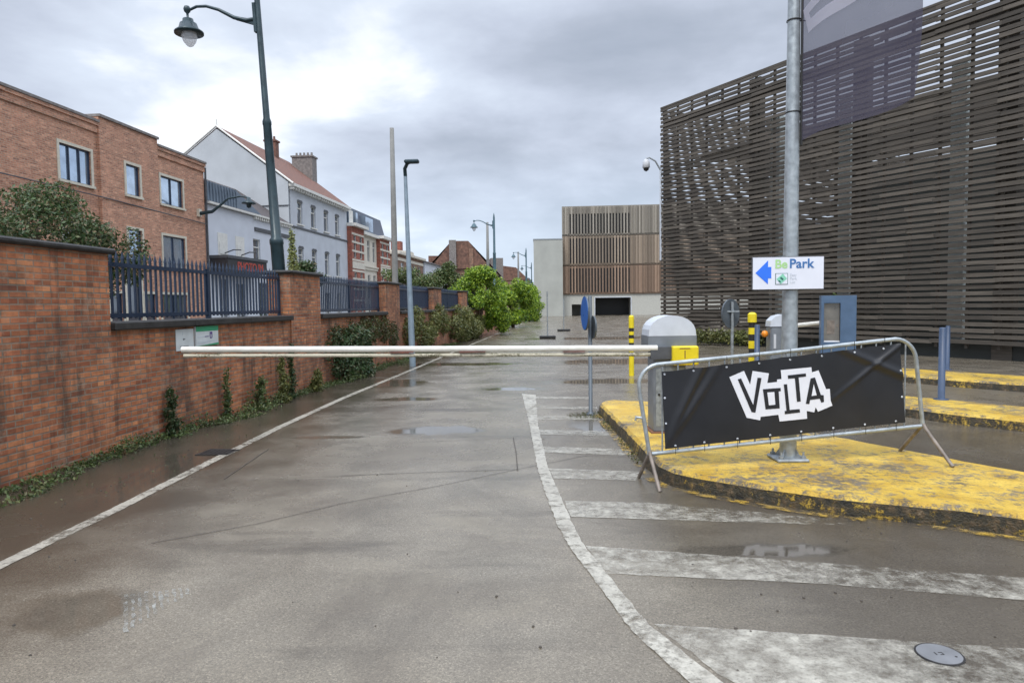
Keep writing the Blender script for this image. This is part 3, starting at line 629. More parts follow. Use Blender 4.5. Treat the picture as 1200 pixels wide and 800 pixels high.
H1 = thing('brick_house', 'long orange brick house with stepped flat parapets and white-framed windows', 'house', HOUSE_O, HOUSE_RZ)
secs = [(10.0, 25.8, 8.52, 0.0), (25.8, 29.4, 8.82, -0.12), (29.4, 33.2, 8.48, 0.0)]
wins = [(23.9, 25.45, 6.2, 7.45, 2, 'a'), (27.25, 28.1, 6.2, 7.4, 0, 'a'), (29.7, 31.35, 6.2, 7.4, 1, 'a'), (23.9, 25.45, 3.45, 4.85, 2, 'b'), (27.25, 28.1, 3.45, 4.85, 0, 'a'), (29.7, 31.4, 3.45, 4.85, 1, 'a'),
        (29.3, 31.2, 0.75, 2.3, 1, 'b'), (19.4, 21.2, 6.2, 7.45, 1, 'a'), (19.4, 21.2, 3.45, 4.85, 1, 'b'), (14.5, 16.3, 6.2, 7.45, 1, 'a'), (26.05, 26.75, 0.6, 2.3, 0, 'b'), (27.0, 27.9, 0.2, 2.9, 0, 'b'), (28.15, 28.85, 0.6, 2.3, 0, 'b'), (22.6, 24.4, 0.75, 2.3, 1, 'b')]
b = MB()
for u0, u1, zt, y in secs:
    hs = [w[:4] for w in wins if u0 < w[0] < u1]
    b.holes(u0, u1, 0, zt, hs, y, 0.28+(-y)); b.add([(u0, y, 0), (u0, 0.3, 0), (u0, 0.3, zt), (u0, y, zt)], [(0, 3, 2, 1)]); b.add([(u1, y, 0), (u1, 0.3, 0), (u1, 0.3, zt), (u1, y, zt)], [(0, 1, 2, 3)])
    b.add([(u0, y, zt), (u1, y, zt), (u1, 9, zt), (u0, 9, zt)], [(0, 1, 2, 3)])
shell(b, 10.0, 33.2, 9, 8.48)
b.build('wall', 'house_brick', H1)
for u0, u1, zt, y in secs:
    c = MB()
    if y == 0.0:
        c.box(u0, u1, y-0.07, 9.0, zt-0.30, zt-0.05, 0); c.box(u0, u1, y-0.13, 9.0, zt-0.05, zt+0.08, 0)
        c.box(u0, u1+0.02, y-0.17, 9.0, zt+0.08, zt+0.17, 1)
    else: c.box(u0-0.02, u1+0.02, y-0.08, 9.0, zt+0.002, zt+0.10, 1)
    c.build('parapet', ['house_brick', 'chimney_grey'], H1)
for w in wins:
    y = -0.12 if 25.8 < w[0] < 29.4 else 0
    o = window(H1, *w[:4], gl='window_glass' if w[5] == 'a' else 'dark_glass', frame='blue_iron', surround='cream_trim', mull=w[4], recess=0.09)
    if y: o.location.y = y
b = MB()
for k in range(11):
    t0, t1 = PI*k/11, PI*(k+1)/11; cx, cz = 27.45, 2.9
    for (q0, q1) in ((0.47, 0.60),):
        b.add([(cx+q0*math.cos(t0), -0.16, cz+q0*math.sin(t0)), (cx+q1*math.cos(t0), -0.16, cz+q1*math.sin(t0)), (cx+q1*math.cos(t1), -0.16, cz+q1*math.sin(t1)), (cx+q0*math.cos(t1), -0.16, cz+q0*math.sin(t1))], [(3, 2, 1, 0)])
b.build('door_arch', 'cream_trim', H1)
MB().cyl((33.24, -0.07, 0), (33.24, -0.07, 8.4), 0.05, n=8).build('downpipe', 'dark_trim', H1)
b = MB(); b.tube([(10, -0.16, 6.02), (18, -0.16, 5.92), (25.8, -0.17, 5.86), (33.2, -0.06, 5.72)], 0.022, 6); b.build('cable', 'dark_trim', H1)
# wall lamp bracket at the corner of the brick house
wl = thing('wall_lamp', 'dark curved-arm street lamp bracketed on the end of the brick house', 'lamp', hpt(32.6, 0, 0), HOUSE_RZ)
MB().box(-0.12, 0.12, -0.12, 0.0, 6.0, 6.35).build('bracket', 'cream_trim', wl)
MB().tube([(0, -0.12, 6.15), (0.0, -0.7, 6.22), (0.0, -1.1, 6.5), (0.0, -1.5, 6.8), (0.0, -2.1, 6.9), (0, -2.5, 6.82)], [0.09, 0.08, 0.06, 0.045, 0.04, 0.035], 8).build('arm', 'lamp_green', wl)
MB().lathe([(0.02, 0.05), (0.08, 0.02), (0.14, -0.12), (0.32, -0.22), (0.32, -0.27), (0.12, -0.28), (0.1, -0.42), (0.0, -0.48)], (0, -2.5, 6.8), 14).build('lantern', 'lamp_green', wl)

H2 = thing('low_house', 'low pale grey house with zinc dormer front and a dark sloping roof', 'house', HOUSE_O, HOUSE_RZ)
w2 = [(38.1, 38.95, 3.9, 5.5), (40.9, 41.7, 3.9, 5.4), (34.35, 35.25, 1.0, 3.2), (36.0, 37.2, 0.9, 3.0), (38.6, 39.9, 0.9, 3.1), (41.0, 42.0, 0.9, 3.0)]
b = MB(); b.holes(33.3, 43.1, 0, 6.72, w2, 0, 0.22); shell(b, 33.3, 43.1, 9, 6.72)
b.build('wall', 'render_white', H2)
b = MB(); zr_ = 9.1; b.add([(33.3, -0.12, 6.85), (43.1, -0.12, 6.85), (43.1, 3.4, zr_), (33.3, 3.4, zr_), (43.1, 9, 6.85), (33.3, 9, 6.85)], [(0, 1, 2, 3), (3, 2, 4, 5)])
b.add([(33.3, -0.12, 6.85), (33.3, 3.4, zr_), (33.3, 9, 6.85)], [(0, 1, 2)]); b.build('roof', 'dark_roof', H2)
b = MB(); b.prism_yz([(-0.02, 6.85), (0.6, 6.85), (1.5, 7.85), (0.02, 7.85)], 33.32, 36.4, 0)
for k in range(11): b.box(33.4+k*0.29, 33.44+k*0.29, -0.05, 0.0, 6.87, 7.85, 0)
b.add([(36.4, -0.02, 6.85), (39.4, -0.02, 6.85), (36.4, 0.02, 7.85), (36.4, 1.4, 7.85)], [(0, 1, 2), (2, 1, 3)])
b.build('zinc_front', 'zinc', H2)
b = MB(); b.box(33.3, 43.1, -0.22, 0.02, 6.74, 6.84)
for k in range(20): b.box(38.2+k*0.245, 38.3+k*0.245, -0.17, -0.002, 6.58, 6.738)
b.build('cornice', 'white_trim', H2)
for k in (0, 1):
    MB().prism_xz([(40.2+1.5*k, 0), (40.7+1.5*k, 0), (40.7+1.5*k, 0.02), (40.2+1.5*k, 0.02)], 0, 1) if False else None
sk = MB(); sk.add([(38.6, 0.55, 7.36), (39.6, 0.55, 7.36), (39.6, 1.2, 7.81), (38.6, 1.2, 7.81)], [(0, 1, 2, 3)]); sk.build('skylight', 'cap_white', H2)
MB().box(38.3, 43.1, -0.07, -0.002, 5.95, 6.15).build('band', 'dark_trim', H2)
for w in w2[:2]: window(H2, *w, gl='dark_glass', recess=0.12, trans=True, mull=0, surround=None)
for w in w2[2:]: window(H2, *w, gl='dark_glass', frame='render_white', recess=0.12, mull=1, sill=False)
for x0 in (34.3, 36.1): 
    b = MB(); b.box(x0, x0+0.95, -0.02, 0.0, 4.3, 5.45); b.box(x0+0.1, x0+0.85, -0.045, -0.02, 4.4, 5.0); b.build('blind_window', 'white_trim', H2)
aw = MB(); aw.box(33.5, 37.75, -0.9, -0.003, 3.45, 4.12, 0); aw.box(33.46, 37.79, -0.95, -0.003, 4.12, 4.26, 1); awo = aw.build('shop_canopy', ['awning', 'dark_trim'], H2)
text_obj('PHOTO IM', 0.62, 'lettering', 'red_letters', awo, (34.45, -0.905, 3.56), (PI/2, 0, 0), 0.01, 0.95, 0.012)
for x0 in (34.9, 36.6): MB().tube([(x0, 0, 4.45), (x0, -0.5, 4.62), (x0, -0.9, 4.6)], 0.03, 6).build('sign_lamp', 'dark_trim', H2)

H3 = thing('gabled_house', 'tall pale grey rendered house with blank side gable and red tiled roof', 'house', HOUSE_O, HOUSE_RZ)
up = [(x_, x_+0.85, 7.05, 8.45) for x_ in (44.35, 46.65, 49.05, 51.35)]; lo_ = [(x_, x_+0.85, 3.95, 5.5) for x_ in (44.35, 46.65, 49.05, 51.35)]; gr = [(x_, x_+0.95, 0.8, 2.7) for x_ in (44.35, 46.65, 49.05, 51.35)]
b = MB(); b.holes(43.1, 54.0, 0, 9.45, up+lo_+gr, 0, 0.22); shell(b, 43.1, 54.0, 9, 9.45)
b.build('wall', 'render_grey', H3)
b = MB(); b.prism_yz([(0, 9.45), (4.5, 12.85), (9, 9.45), (9, 6.0), (0, 6.0)], 43.02, 43.3); b.build('gable', 'gable_grey', H3); MB().prism_yz([(0, 9.451), (4.5, 12.85), (9, 9.451)], 53.8, 54.0).build('gable', 'gable_grey', H3)
b = MB(); b.add([(43.2, -0.3, 9.42), (54.0, -0.3, 9.42), (54.0, 4.5, 13.05), (43.2, 4.5, 13.05), (54.0, 9.3, 9.42), (43.2, 9.3, 9.42)], [(0, 1, 2, 3), (3, 2, 4, 5)])
b.add([(43.2, -0.3, 9.30), (54.0, -0.3, 9.30), (54.0, 4.5, 12.93), (43.2, 4.5, 12.93), (54.0, 9.3, 9.30), (43.2, 9.3, 9.30)], [(3, 2, 1, 0), (5, 4, 2, 3)]); rf = b.build('roof', 'red_tiles', H3)
for (x0, x1, y0_, y1_, z1, pots, mt) in ((50.2, 50.8, 3.9, 4.7, 13.75, 2, 'red_tiles'), (53.1, 54.05, 2.3, 3.9, 13.2, 5, 'chimney_grey')):
    b = MB(); b.box(x0, x1, y0_, y1_, 10.5, z1, 0); b.box(x0-0.08, x1+0.08, y0_-0.08, y1_+0.08, z1, z1+0.12, 0)
    for k in range(pots): b.cyl(((x0+x1)/2, y0_+0.2+k*0.3, z1+0.12), ((x0+x1)/2, y0_+0.2+k*0.3, z1+0.42), 0.1, 0.08, 8, 0)
    b.build('chimney', mt, rf)
b = MB(); b.tube([(43.0, -0.35, 9.36), (43.0, 4.5, 13.03), (43.0, 9.35, 9.36)], 0.075, 6); b.cyl((43.05, 4.5, 13.0), (43.05, 4.5, 13.45), 0.05, 0.03, 6); b.build('verge', 'white_trim', H3)
b = MB(); b.box(43.1, 54.05, -0.38, 0.0, 9.22, 9.40)
for k in range(27): b.box(43.2+k*0.4, 43.32+k*0.4, -0.3, -0.002, 9.06, 9.218)
b.build('cornice', 'white_trim', H3)
MB().box(43.1, 54.0, -0.05, -0.002, 6.72, 6.84).build('band', 'dark_trim', H3)
MB().tube([(42.98, -0.05, 8.02), (42.98, 6.9, 8.0)], 0.03, 6).build('cable', 'dark_trim', H3)
for w in up+lo_: 
    window(H3, *w, gl='dark_glass', recess=0.14, trans=True, mull=0, surround=None)
for w in up+lo_:
    MB().add([(w[0]-0.08, -0.03, w[3]), (w[1]+0.08, -0.03, w[3]), (w[1]-0.1, -0.03, w[3]+0.14), (w[0]+0.1, -0.03, w[3]+0.14)], [(0, 1, 2, 3)]).build('lintel', 'dark_trim', H3)
for w in gr: window(H3, *w, gl='dark_glass', recess=0.14, mull=1, surround=None)

H4 = thing('mansard_house', 'red brick house with white bay fronts under a dark slate mansard roof', 'house', HOUSE_O, HOUSE_RZ)
b = MB(); hs = []
bays4 = [(54.1, 57.2, 'r'), (57.2, 62.0, 'w'), (62.0, 65.2, 'r')]
for u0, u1, k in bays4:
    n = 2 if k == 'r' else 3
    wd = (u1-u0)/n
    for j in range(n):
        for z0, z1 in ((5.55, 7.35), (2.4, 4.4), (0.4, 1.9)): hs.append((u0+j*wd+wd*0.27, u0+(j+1)*wd-wd*0.27, z0, z1))
b.holes(54.0, 57.2, 0, 8.0, [h for h in hs if h[0] < 57.2], -0.35, 0.6, 0); b.holes(57.2, 62.0, 0, 8.0, [h for h in hs if 57.2 < h[0] < 62], 0, 0.25, 1); b.holes(62.0, 65.2, 0, 8.0, [h for h in hs if h[0] > 62], -0.35, 0.6, 0)
for xx in (54.0, 57.2, 62.0, 65.2): b.add([(xx, -0.35, 0), (xx, 0.0, 0), (xx, 0.0, 8.0), (xx, -0.35, 8.0)], [(0, 1, 2, 3)], 0)
shell(b, 54.0, 65.2, 9, 8.0, mi=0); b.build('wall', ['red_brick', 'white_band'], H4)
b = MB()
for u0, u1, k in bays4:
    if k == 'r':
        for z in (5.3, 6.0, 6.7, 7.35, 2.1, 3.0, 3.8, 4.45): b.box(u0-0.01, u1+0.01, -0.375, -0.352, z, z+0.16)
        b.box(u0-0.01, u1+0.01, -0.40, -0.352, 4.7, 5.25)
    else: b.box(u0, u1, -0.12, -0.002, 4.8, 5.15); b.box(u0, u1, -0.2, -0.12, 5.02, 5.12)
b.build('stone_bands', 'white_band', H4)
b = MB()
b.box(53.95, 57.35, -0.75, 0, 7.98, 8.22); b.box(57.35, 61.85, -0.35, 0, 7.7, 7.95); b.box(61.85, 65.4, -0.75, 0, 7.75, 8.0); b.build('cornice', 'white_trim', H4)
b = MB(); b.prism_yz([(0.05, 8.0), (0.5, 9.75), (8.5, 9.75), (9, 8.0)], 54.0, 65.2); rf = b.build('roof', 'slate', H4)
for x0, x1 in ((54.3, 55.5), (56.0, 56.7), (58.6, 61.0)):
    b = MB(); b.box(x0, x1, -0.05, 0.6, 8.02, 9.4); d_ = b.build('dormer', 'zinc', rf); MB().add([(x0+0.1, -0.06, 8.15), (x1-0.1, -0.06, 8.15), (x1-0.1, -0.06, 9.3), (x0+0.1, -0.06, 9.3)], [(0, 1, 2, 3)]).build('dormer', 'window_glass' if x0 > 55 else 'white_trim', rf)
for h in hs:
    r_ = h[0] < 57.2 or h[0] > 62
    w = window(H4, *h, gl='dark_glass', frame='white_trim', recess=0.1, mull=0, trans=True, sill=False)
    if r_: w.location.y = -0.35

H5 = thing('corner_house', 'small brown brick and cream banded corner house with a flat rounded roofline', 'house', HOUSE_O, HOUSE_RZ)
hs5 = [(71.5+k*2.6, 72.7+k*2.6, z0, z1) for k in range(4) for z0, z1 in ((4.7, 6.2), (1.6, 3.2))]
b = MB(); b.holes(70.0, 82.0, 0, 7.0, hs5, 0.2, 0.25); shell(b, 70.0, 82.0, 8, 7.0, 0.2); b.build('wall', 'old_brick', H5)
b = MB()
for z in (4.25, 6.35): b.box(69.98, 82.02, 0.14, 0.197, z, z+0.3)
b.box(69.8, 82.2, -0.15, 8.2, 6.98, 7.22); b.prism([(76+5*math.cos(t*PI/8), 4+4*math.sin(t*PI/8)) for t in range(16)], 7.22, 7.6); b.build('cream_bands', 'white_band', H5)
for w in hs5: 
    o = window(H5, *w, gl='dark_glass', recess=0.1, mull=0, trans=True, sill=False); o.location.y = 0.2

H6 = thing('plain_house', 'pale narrow terrace house with a single brick chimney, behind the olive trees', 'house', HOUSE_O, HOUSE_RZ)
hs6 = [(84.5+k*3, 85.6+k*3, 4.0, 5.6) for k in range(4)]
b = MB(); b.holes(82.4, 97, 0, 6.9, hs6, 0.1, 0.25); shell(b, 82.4, 97, 8, 6.9, 0.1); b.build('wall', 'render_white', H6)
rf = MB().prism_yz([(-0.2, 6.9), (4, 8.3), (8.2, 6.9)], 82.3, 97.1).build('roof', 'dark_roof', H6)
MB().box(84, 85.2, 3.4, 4.6, 7.5, 9.6).build('chimney', 'red_brick', rf)
for w in hs6:
    o = window(H6, *w, gl='dark_glass', mull=0, trans=True, sill=False); o.location.y = 0.1

H7 = thing('red_roof_house', 'distant house with a big steep brown-red tiled roof above the green bush', 'house', (-7.4, 100, 0), 0.12)
b = MB(); b.box(-5.5, 5.5, 0, 12, 0, 6.2); b.prism_xz([(-5.5, 6.2), (5.5, 6.2), (1.2, 10.6), (-1.2, 10.6)], 0.05, 11.95); b.build('wall', 'old_brick', H7)
b = MB(); b.add([(-6, -0.3, 5.9), (-1.2, -0.3, 11.0), (-1.2, 12.3, 11.0), (-6, 12.3, 5.9)], [(0, 1, 2, 3)]); b.add([(6, -0.3, 5.9), (1.2, -0.3, 11.0), (1.2, 12.3, 11.0), (6, 12.3, 5.9)], [(3, 2, 1, 0)])
b.add([(-1.2, -0.3, 11.0), (1.2, -0.3, 11.0), (1.2, 12.3, 11.0), (-1.2, 12.3, 11.0)], [(0, 1, 2, 3)]); b.add([(-1.2, -0.31, 11.0), (1.2, -0.31, 11.0), (4.4, -0.31, 7.0), (-4.4, -0.31, 7.0)], [(3, 2, 1, 0)])
rf = b.build('roof', 'brown_tiles', H7)
b = MB(); b.box(-1.6, -0.6, -0.7, 0.4, 7.0, 11.1); b.build('chimney', 'chimney_grey', rf)
MB().box(4.6, 6.4, 1.0, 4, 5.0, 8.6).build('chimney', 'chimney_grey', rf)
MB().prism_yz([(1.5, 7.2), (1.5, 9.0), (4.0, 9.0), (4.0, 7.2)], -4.6, -2.2).build('dormer', 'brown_tiles', rf)
MB().box(1.3, 1.9, -0.45, 0.6, 6.5, 9.9).build('chimney', 'old_brick', rf)
b = MB(); b.box(-4.5, -3.2, -0.02, 0.0, 4.0, 5.5); b.box(2.0, 3.2, -0.02, 0, 4.0, 5.5); b.build('windows', 'dark_glass', H7)
H8 = thing('far_house', 'faraway row house with ragged brown roof behind the second green bush', 'house', (-1.8, 165, 0), 0.1)
MB().box(-7, 6, 0, 10, 0, 7.5).build('wall', 'old_brick', H8)
rf = MB().prism_xz([(-7.2, 7.5), (6.2, 7.5), (3, 10.6), (-3, 11.4), (-5.5, 10.2)], -0.2, 10.2).build('roof', 'brown_tiles', H8)
b = MB(); b.box(-3.4, -2.6, 1, 2, 11, 12.6); b.build('chimney', 'chimney_grey', rf)
H9 = thing('far_house', 'tiny pale terrace with dark roof at the very end of the street', 'house', (7.5, 190, 0), 0.1)
MB().box(-8, -1, 0, 10, 0, 6.5).build('wall', 'render_white', H9); MB().prism_xz([(-8.2, 6.5), (-0.8, 6.5), (-2.5, 9.0), (-6.5, 9.2)], -0.2, 10.2).build('roof', 'slate', H9)

# ------------------------------------------------------------------ timber screened car park building on the right
TB = thing('slatted_building', 'large dark brown timber slatted building with open see-through top on the right', 'building', (6.6, 29.8, 0), math.atan2(-0.8725, 0.4886))
LEN = 27.0; TOP = 9.95
def slats(x0, x1, z0, z1, axis='x', at=0.0, seed=1, pitch=0.168, hh=0.109, th=0.055, seg=1.64):
    rg = random.Random(seed); m = MB(); k = 0; z = z0
    while z+hh <= z1:
        x_ = x0-(seg/2 if k % 2 else 0)
        while x_ < x1:
            a0, a1 = max(x0, x_), min(x1, x_+seg); d = rg.uniform(-0.012, 0.012)+(0.03 if k % 2 else 0); dz = rg.uniform(-0.01, 0.01); dz2 = dz+rg.uniform(-0.012, 0.012)
            if a1-a0 > 0.15:
                y0, y1 = at+d-th, at+d; e0 = 0.03
                if axis == 'x': vs = [(a0-e0, y0, z+dz), (a1+e0, y0, z+dz2), (a1+e0, y1, z+dz2), (a0-e0, y1, z+dz), (a0-e0, y0, z+hh+dz), (a1+e0, y0, z+hh+dz2), (a1+e0, y1, z+hh+dz2), (a0-e0, y1, z+hh+dz)]
                else: vs = [(y1, a0-e0, z+dz), (y1, a1+e0, z+dz2), (y0, a1+e0, z+dz2), (y0, a0-e0, z+dz), (y1, a0-e0, z+hh+dz), (y1, a1+e0, z+hh+dz2), (y0, a1+e0, z+hh+dz2), (y0, a0-e0, z+hh+dz)]
                m.add(vs, [(0, 3, 2, 1), (4, 5, 6, 7), (0, 1, 5, 4), (1, 2, 6, 5), (2, 3, 7, 6), (3, 0, 4, 7)])
            x_ += seg
        z += pitch; k += 1
    return m
slats(0, LEN, 0.42, TOP, 'x', -0.06, 1).build('slat_screen', 'dark_slats', TB)
slats(0.05, 11, 0.42, TOP, 'y', 0.02, 2).build('slat_screen', 'dark_slats', TB)
slats(0, LEN, 0.42, 8.6, 'x', 11, 3, seg=2.2).build('slat_screen', 'dark_slats', TB)
slats(0.8, 9.5, 0.42, 8.6, 'y', 4.6, 5, seg=2.0).build('slat_screen', 'dark_slats', TB)
MB().box(-0.04, LEN, -0.10, -0.0, TOP, TOP+0.07).build('top_rail', 'dark_slats', TB)
MB().box(-0.0, LEN, 0.07, 0.16, 9.12, 9.42).build('beam', 'dark_slats', TB)
x_ = 0.06
while x_ < LEN: MB().box(x_, x_+0.07, -0.025, 0.06, 0.3, TOP-0.01).build('post', 'dark_slats', TB); x_ += 0.82
for x_ in (4.55, 8.75, 12.95, 17.15, 21.35): MB().box(x_, x_+0.5, 0.17, 0.45, 0.0, TOP-0.05).build('timber_pier', 'dark_slats', TB)
for x_ in (5.25, 8.05, 11.6, 15.2, 18.8): MB().box(x_, x_+0.42, 0.48, 0.8, 0.0, 8.4).build('column', 'pale_column', TB)
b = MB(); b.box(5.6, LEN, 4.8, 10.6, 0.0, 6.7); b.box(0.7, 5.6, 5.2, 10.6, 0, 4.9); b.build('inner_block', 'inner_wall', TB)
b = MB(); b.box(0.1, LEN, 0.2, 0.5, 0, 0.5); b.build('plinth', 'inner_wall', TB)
b = MB()
for k in range(14): b.box(0.6, LEN-0.1, 1.6+k*0.55, 1.75+k*0.55, 7.9, 8.02)
b.build('roof_slats', 'dark_slats', TB)
# CCTV camera
cc = thing('cctv_camera', 'white dome security camera on a curved arm at the slatted corner', 'camera', (6.6, 29.72, 0), math.radians(-60.75))
MB().box(-0.12, -0.05, -0.1, -0.03, 3.5, 7.4).build('post', 'cap_white', cc)
MB().tube([(-0.08, -0.06, 7.35), (-0.18, -0.28, 7.75), (-0.3, -0.5, 7.9), (-0.38, -0.62, 7.86)], 0.035, 8).build('arm', 'galv_dull', cc)
b = MB(); b.lathe([(0.0, 0.2), (0.07, 0.2), (0.15, 0.08), (0.16, -0.16), (0.13, -0.18)], (-0.38, -0.62, 7.64), 14, 0); b.lathe([(0.125, -0.18), (0.1, -0.27), (0.0, -0.33)], (-0.38, -0.62, 7.64), 14, 1); b.build('dome', ['machine_light', 'black'], cc)

# ------------------------------------------------------------------ brown building with vertical slats at the end
BB = thing('office_building', 'distant boxy building clad in vertical brown timber slats above a white base', 'building', (7.25, 97, 0), math.radians(-4.4))
b = MB(); b.holes(0, 30, 0.0, 3.0, [(4.6, 9.6, 0.0, 2.55), (1.3, 2.6, 0.0, 1.6)], 0.35, 3.0); b.box(0, 30, 3.4, 14, 0, 3.0); b.add([(0, 0.35, 0), (0, 3.4, 0), (0, 3.4, 3), (0, 0.35, 3)], [(0, 3, 2, 1)]); b.build('base_wall', 'white_wall', BB)
MB().box(4.6, 9.6, 3.3, 3.38, 0, 2.6).build('garage_opening', 'black', BB)
fr = MB(); fr.box(4.5, 4.6, 0.25, 0.35, 0, 2.6); fr.box(9.6, 9.7, 0.25, 0.35, 0, 2.6); fr.box(4.6, 9.6, 0.25, 0.35, 2.5, 2.6); fr.build('gate_frame', 'cap_white', BB)
storeys = [(3.0, 7.1, 'russet_slats', 'upper'), (7.1, 11.3, 'tan_slats', ''), (11.3, 15.4, 'grey_slats', '')]
for z0, z1, mt, _ in storeys:
    MB().box(0, 30, 0.3, 14, z0+0.001, z1-0.001).build('storey', mt, BB)
    MB().box(1.0, 9.5, 0.22, 0.29, z0+0.35, z1-(1.2 if z1 > 15 else 0.35)).build('window_strip', 'black', BB)
    m = MB(); x_ = 0.0
    rg = random.Random(int(z0))
    while x_ < 30:
        m.box(x_, x_+0.2, 0.0, 0.16, z0+0.12+rg.uniform(0, .08), z1-0.12); x_ += 0.43
        if x_ < 1.0 or x_ > 9.6 or z1 > 15: m.box(x_-0.2, x_-0.03, 0.1, 0.2, z1-1.1 if (1.0 < x_ < 9.6) else z0+0.15, z1-0.13)
    m.build('slats', mt, BB)
    MB().box(0, 30, 0.165, 0.215, z0+0.0, z0+0.13).build('rail', mt, BB); MB().box(0, 30, 0.165, 0.215, z1-0.42, z1-0.3).build('rail', mt, BB)
CB = thing('concrete_building', 'plain pale concrete block standing left of the brown slatted building', 'building', (3.15, 95, 0), math.radians(-2.4))
MB().box(0, 4.0, 0, 16, 0, 10.55).build('wall', 'concrete', CB); MB().box(-0.05, 4.05, -0.05, 16.05, 10.55, 10.7).build('coping', 'galv_dull', CB)

# ------------------------------------------------------------------ lamps and poles
def street_lamp(label, loc, rot=(0, 0, 0), h=7.6, far=False, r=0.15, group='curved arm street lamps behind the wall'):
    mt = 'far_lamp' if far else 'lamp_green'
    t = thing('street_lamp', label, 'street lamp', loc, 0, group); t.rotation_euler = rot
    b = MB(); b.lathe([(r*1.12, 0), (r*1.1, 0.9), (r*1.0, 1.0), (r*0.98, 2.95), (r*1.06, 2.97), (r*1.06, 3.06), (r*0.78, 3.1), (r*0.62, 5.35), (r*0.68, 5.37), (r*0.68, 5.43), (r*0.5, 5.5), (r*0.42, h+0.25), (r*0.2, h+0.5), (0.0, h+0.6)], n=18); b.build('pole', mt, t)
    b = MB(); b.box(-r*0.75, -r*0.3, -0.05, 0.05, h-0.55, h+0.02); b.tube([(-0.05, 0, h-0.28), (-0.25, 0, h-0.30), (-0.5, 0, h-0.22), (-0.8, 0, h-0.04), (-1.05, 0, h+0.05), (-1.25, 0, h+0.06), (-1.42, 0, h+0.0)], [0.04, 0.045, 0.04, 0.034, 0.03, 0.028, 0.026], 8)
    b.prism_xz([(-0.06, h-0.42), (-0.06, h-0.3), (-0.45, h-0.28), (-0.7, h-0.14)], -0.012, 0.012); b.build('arm', mt, t)
    b = MB(); b.lathe([(0.0, 0.1), (0.05, 0.08), (0.07, 0.03), (0.06, -0.02), (0.025, -0.06), (0.02, -0.16), (0.1, -0.17), (0.11, -0.24), (0.16, -0.26), (0.19, -0.36), (0.28, -0.43), (0.28, -0.46), (0.14, -0.45)], (-1.45, 0, h), 20)
    ln = b.build('lantern', mt, t)
    MB().lathe([(0.145, -0.45), (0.15, -0.52), (0.12, -0.62), (0.06, -0.7), (0.0, -0.73)], (-1.45, 0, h), 18).build('glass_bowl', 'bowl', ln)
    return t
street_lamp('large dark green curved-arm street lamp behind the railing, nearest of its kind', (-4.62, 14.0, 0), (0, math.radians(-2.9), math.radians(-3)), 7.75, False, 0.13)
street_lamp('grey curved-arm street lamp rising straight out of the bright green bush', (-1.2, 50, 0), (0, 0, 0), 7.75, True, 0.17)
street_lamp('small distant curved-arm street lamp left of the pale concrete block', (1.75, 79, 0), (0, 0, 0), 7.6, True, 0.17)
street_lamp('tiniest farthest curved-arm street lamp beside the concrete block edge', (3.1, 104, 0), (0, 0, 0), 7.5, True, 0.15)
def mast(label, loc, h, r0, r1, mat, cat='pole'):
    b = MB(); b.lathe([(r0, 0), (r0*0.95, 1.0), ((r0+r1)/2, h*0.6), (r1, h), (0.0, h+0.02)], n=14)
    o = b.build('tall_pole', mat, None, loc); return tag(o, label, cat, 'slim poles along the street')
mast('tall tapering grey concrete pole behind the second distant brick pier', (-4.15, 24.5, 0), 7.95, 0.125, 0.075, 'grey_pole')
mast('thin grey pole just left of the lamp in the bright bush', (-1.75, 52, 0), 7.9, 0.14, 0.09, 'grey_pole')
mast('thin pale pole beside the small distant street lamp', (0.85, 80, 0), 7.8, 0.13, 0.09, 'grey_pole')
lc = thing('lamp_column', 'slim blue-grey lamp column with short curved LED head before the wall', 'street lamp', (-2.78, 19.0, -0.17))
lc.rotation_euler = (0, math.radians(-1.0), 0)
MB().lathe([(0.09, 0), (0.085, 1.2), (0.07, 2.5), (0.05, 5.2), (0.048, 5.45)], n=14).build('pole', 'blue_grey_pole', lc)
MB().tube([(0, 0, 5.4), (0.0, -0.05, 5.6), (0.08, -0.12, 5.72), (0.2, -0.2, 5.76)], 0.05, 8).build('arm', 'lamp_green', lc)
b = MB(); b.bevbox(0.02, 0.42, -0.32, -0.12, 5.7, 5.8, 0.03); b.build('lamp_head', 'lamp_green', lc)

# ------------------------------------------------------------------ planting
def bush(name, label, cat, loc, clumps, n, size, mat, trunk=None, seed=1, group=None):
    t = thing(name, label, cat, loc, 0, group); leaf_mesh(clumps, n, size, seed).build('crown', mat, t)
    if trunk:
        b = MB()
        for pts, r_ in trunk: b.tube(pts, r_, 7)
        b.build('trunk', 'bark', t)
    return t
def stems(h, r, n, seed, spread):
    rg = random.Random(seed); o = []
    for k in range(n):
        t = rg.uniform(0, 2*PI); s_ = spread*rg.uniform(0.4, 1)
        o.append(([(0.05*math.cos(t), 0.05*math.sin(t), 0), (s_*0.35*math.cos(t), s_*0.35*math.sin(t), h*0.45), (s_*math.cos(t), s_*math.sin(t), h)], [r, r*0.7, r*0.25]))
    return o
bush('leafy_shrub', 'broad dark green shrub behind the nearest pier, against the brick house', 'shrub', (-8.3, 12.2, 0), crown_clumps((-0.1, 0, 2.75), (1.9, 1.4, 1.2), 46, 4, 0.24)+[(1.55, 0.1, 2.6, .28, .25, .55, .06), (-1.6, 0, 3.3, .6, .5, .45, .12)], 19000, 0.036, 'shrub_leaves', stems(3.0, 0.08, 7, 2, 1.3), 4)
bush('leafy_shrub', 'dark overgrown shrub at the far left edge over the wall', 'shrub', (-11.3, 13.4, 0), crown_clumps((0, 0, 3.0), (1.9, 1.5, 1.6), 36, 9, 0.27), 14000, 0.04, 'shrub_leaves', stems(3.2, 0.08, 6, 5, 1.2), 9)
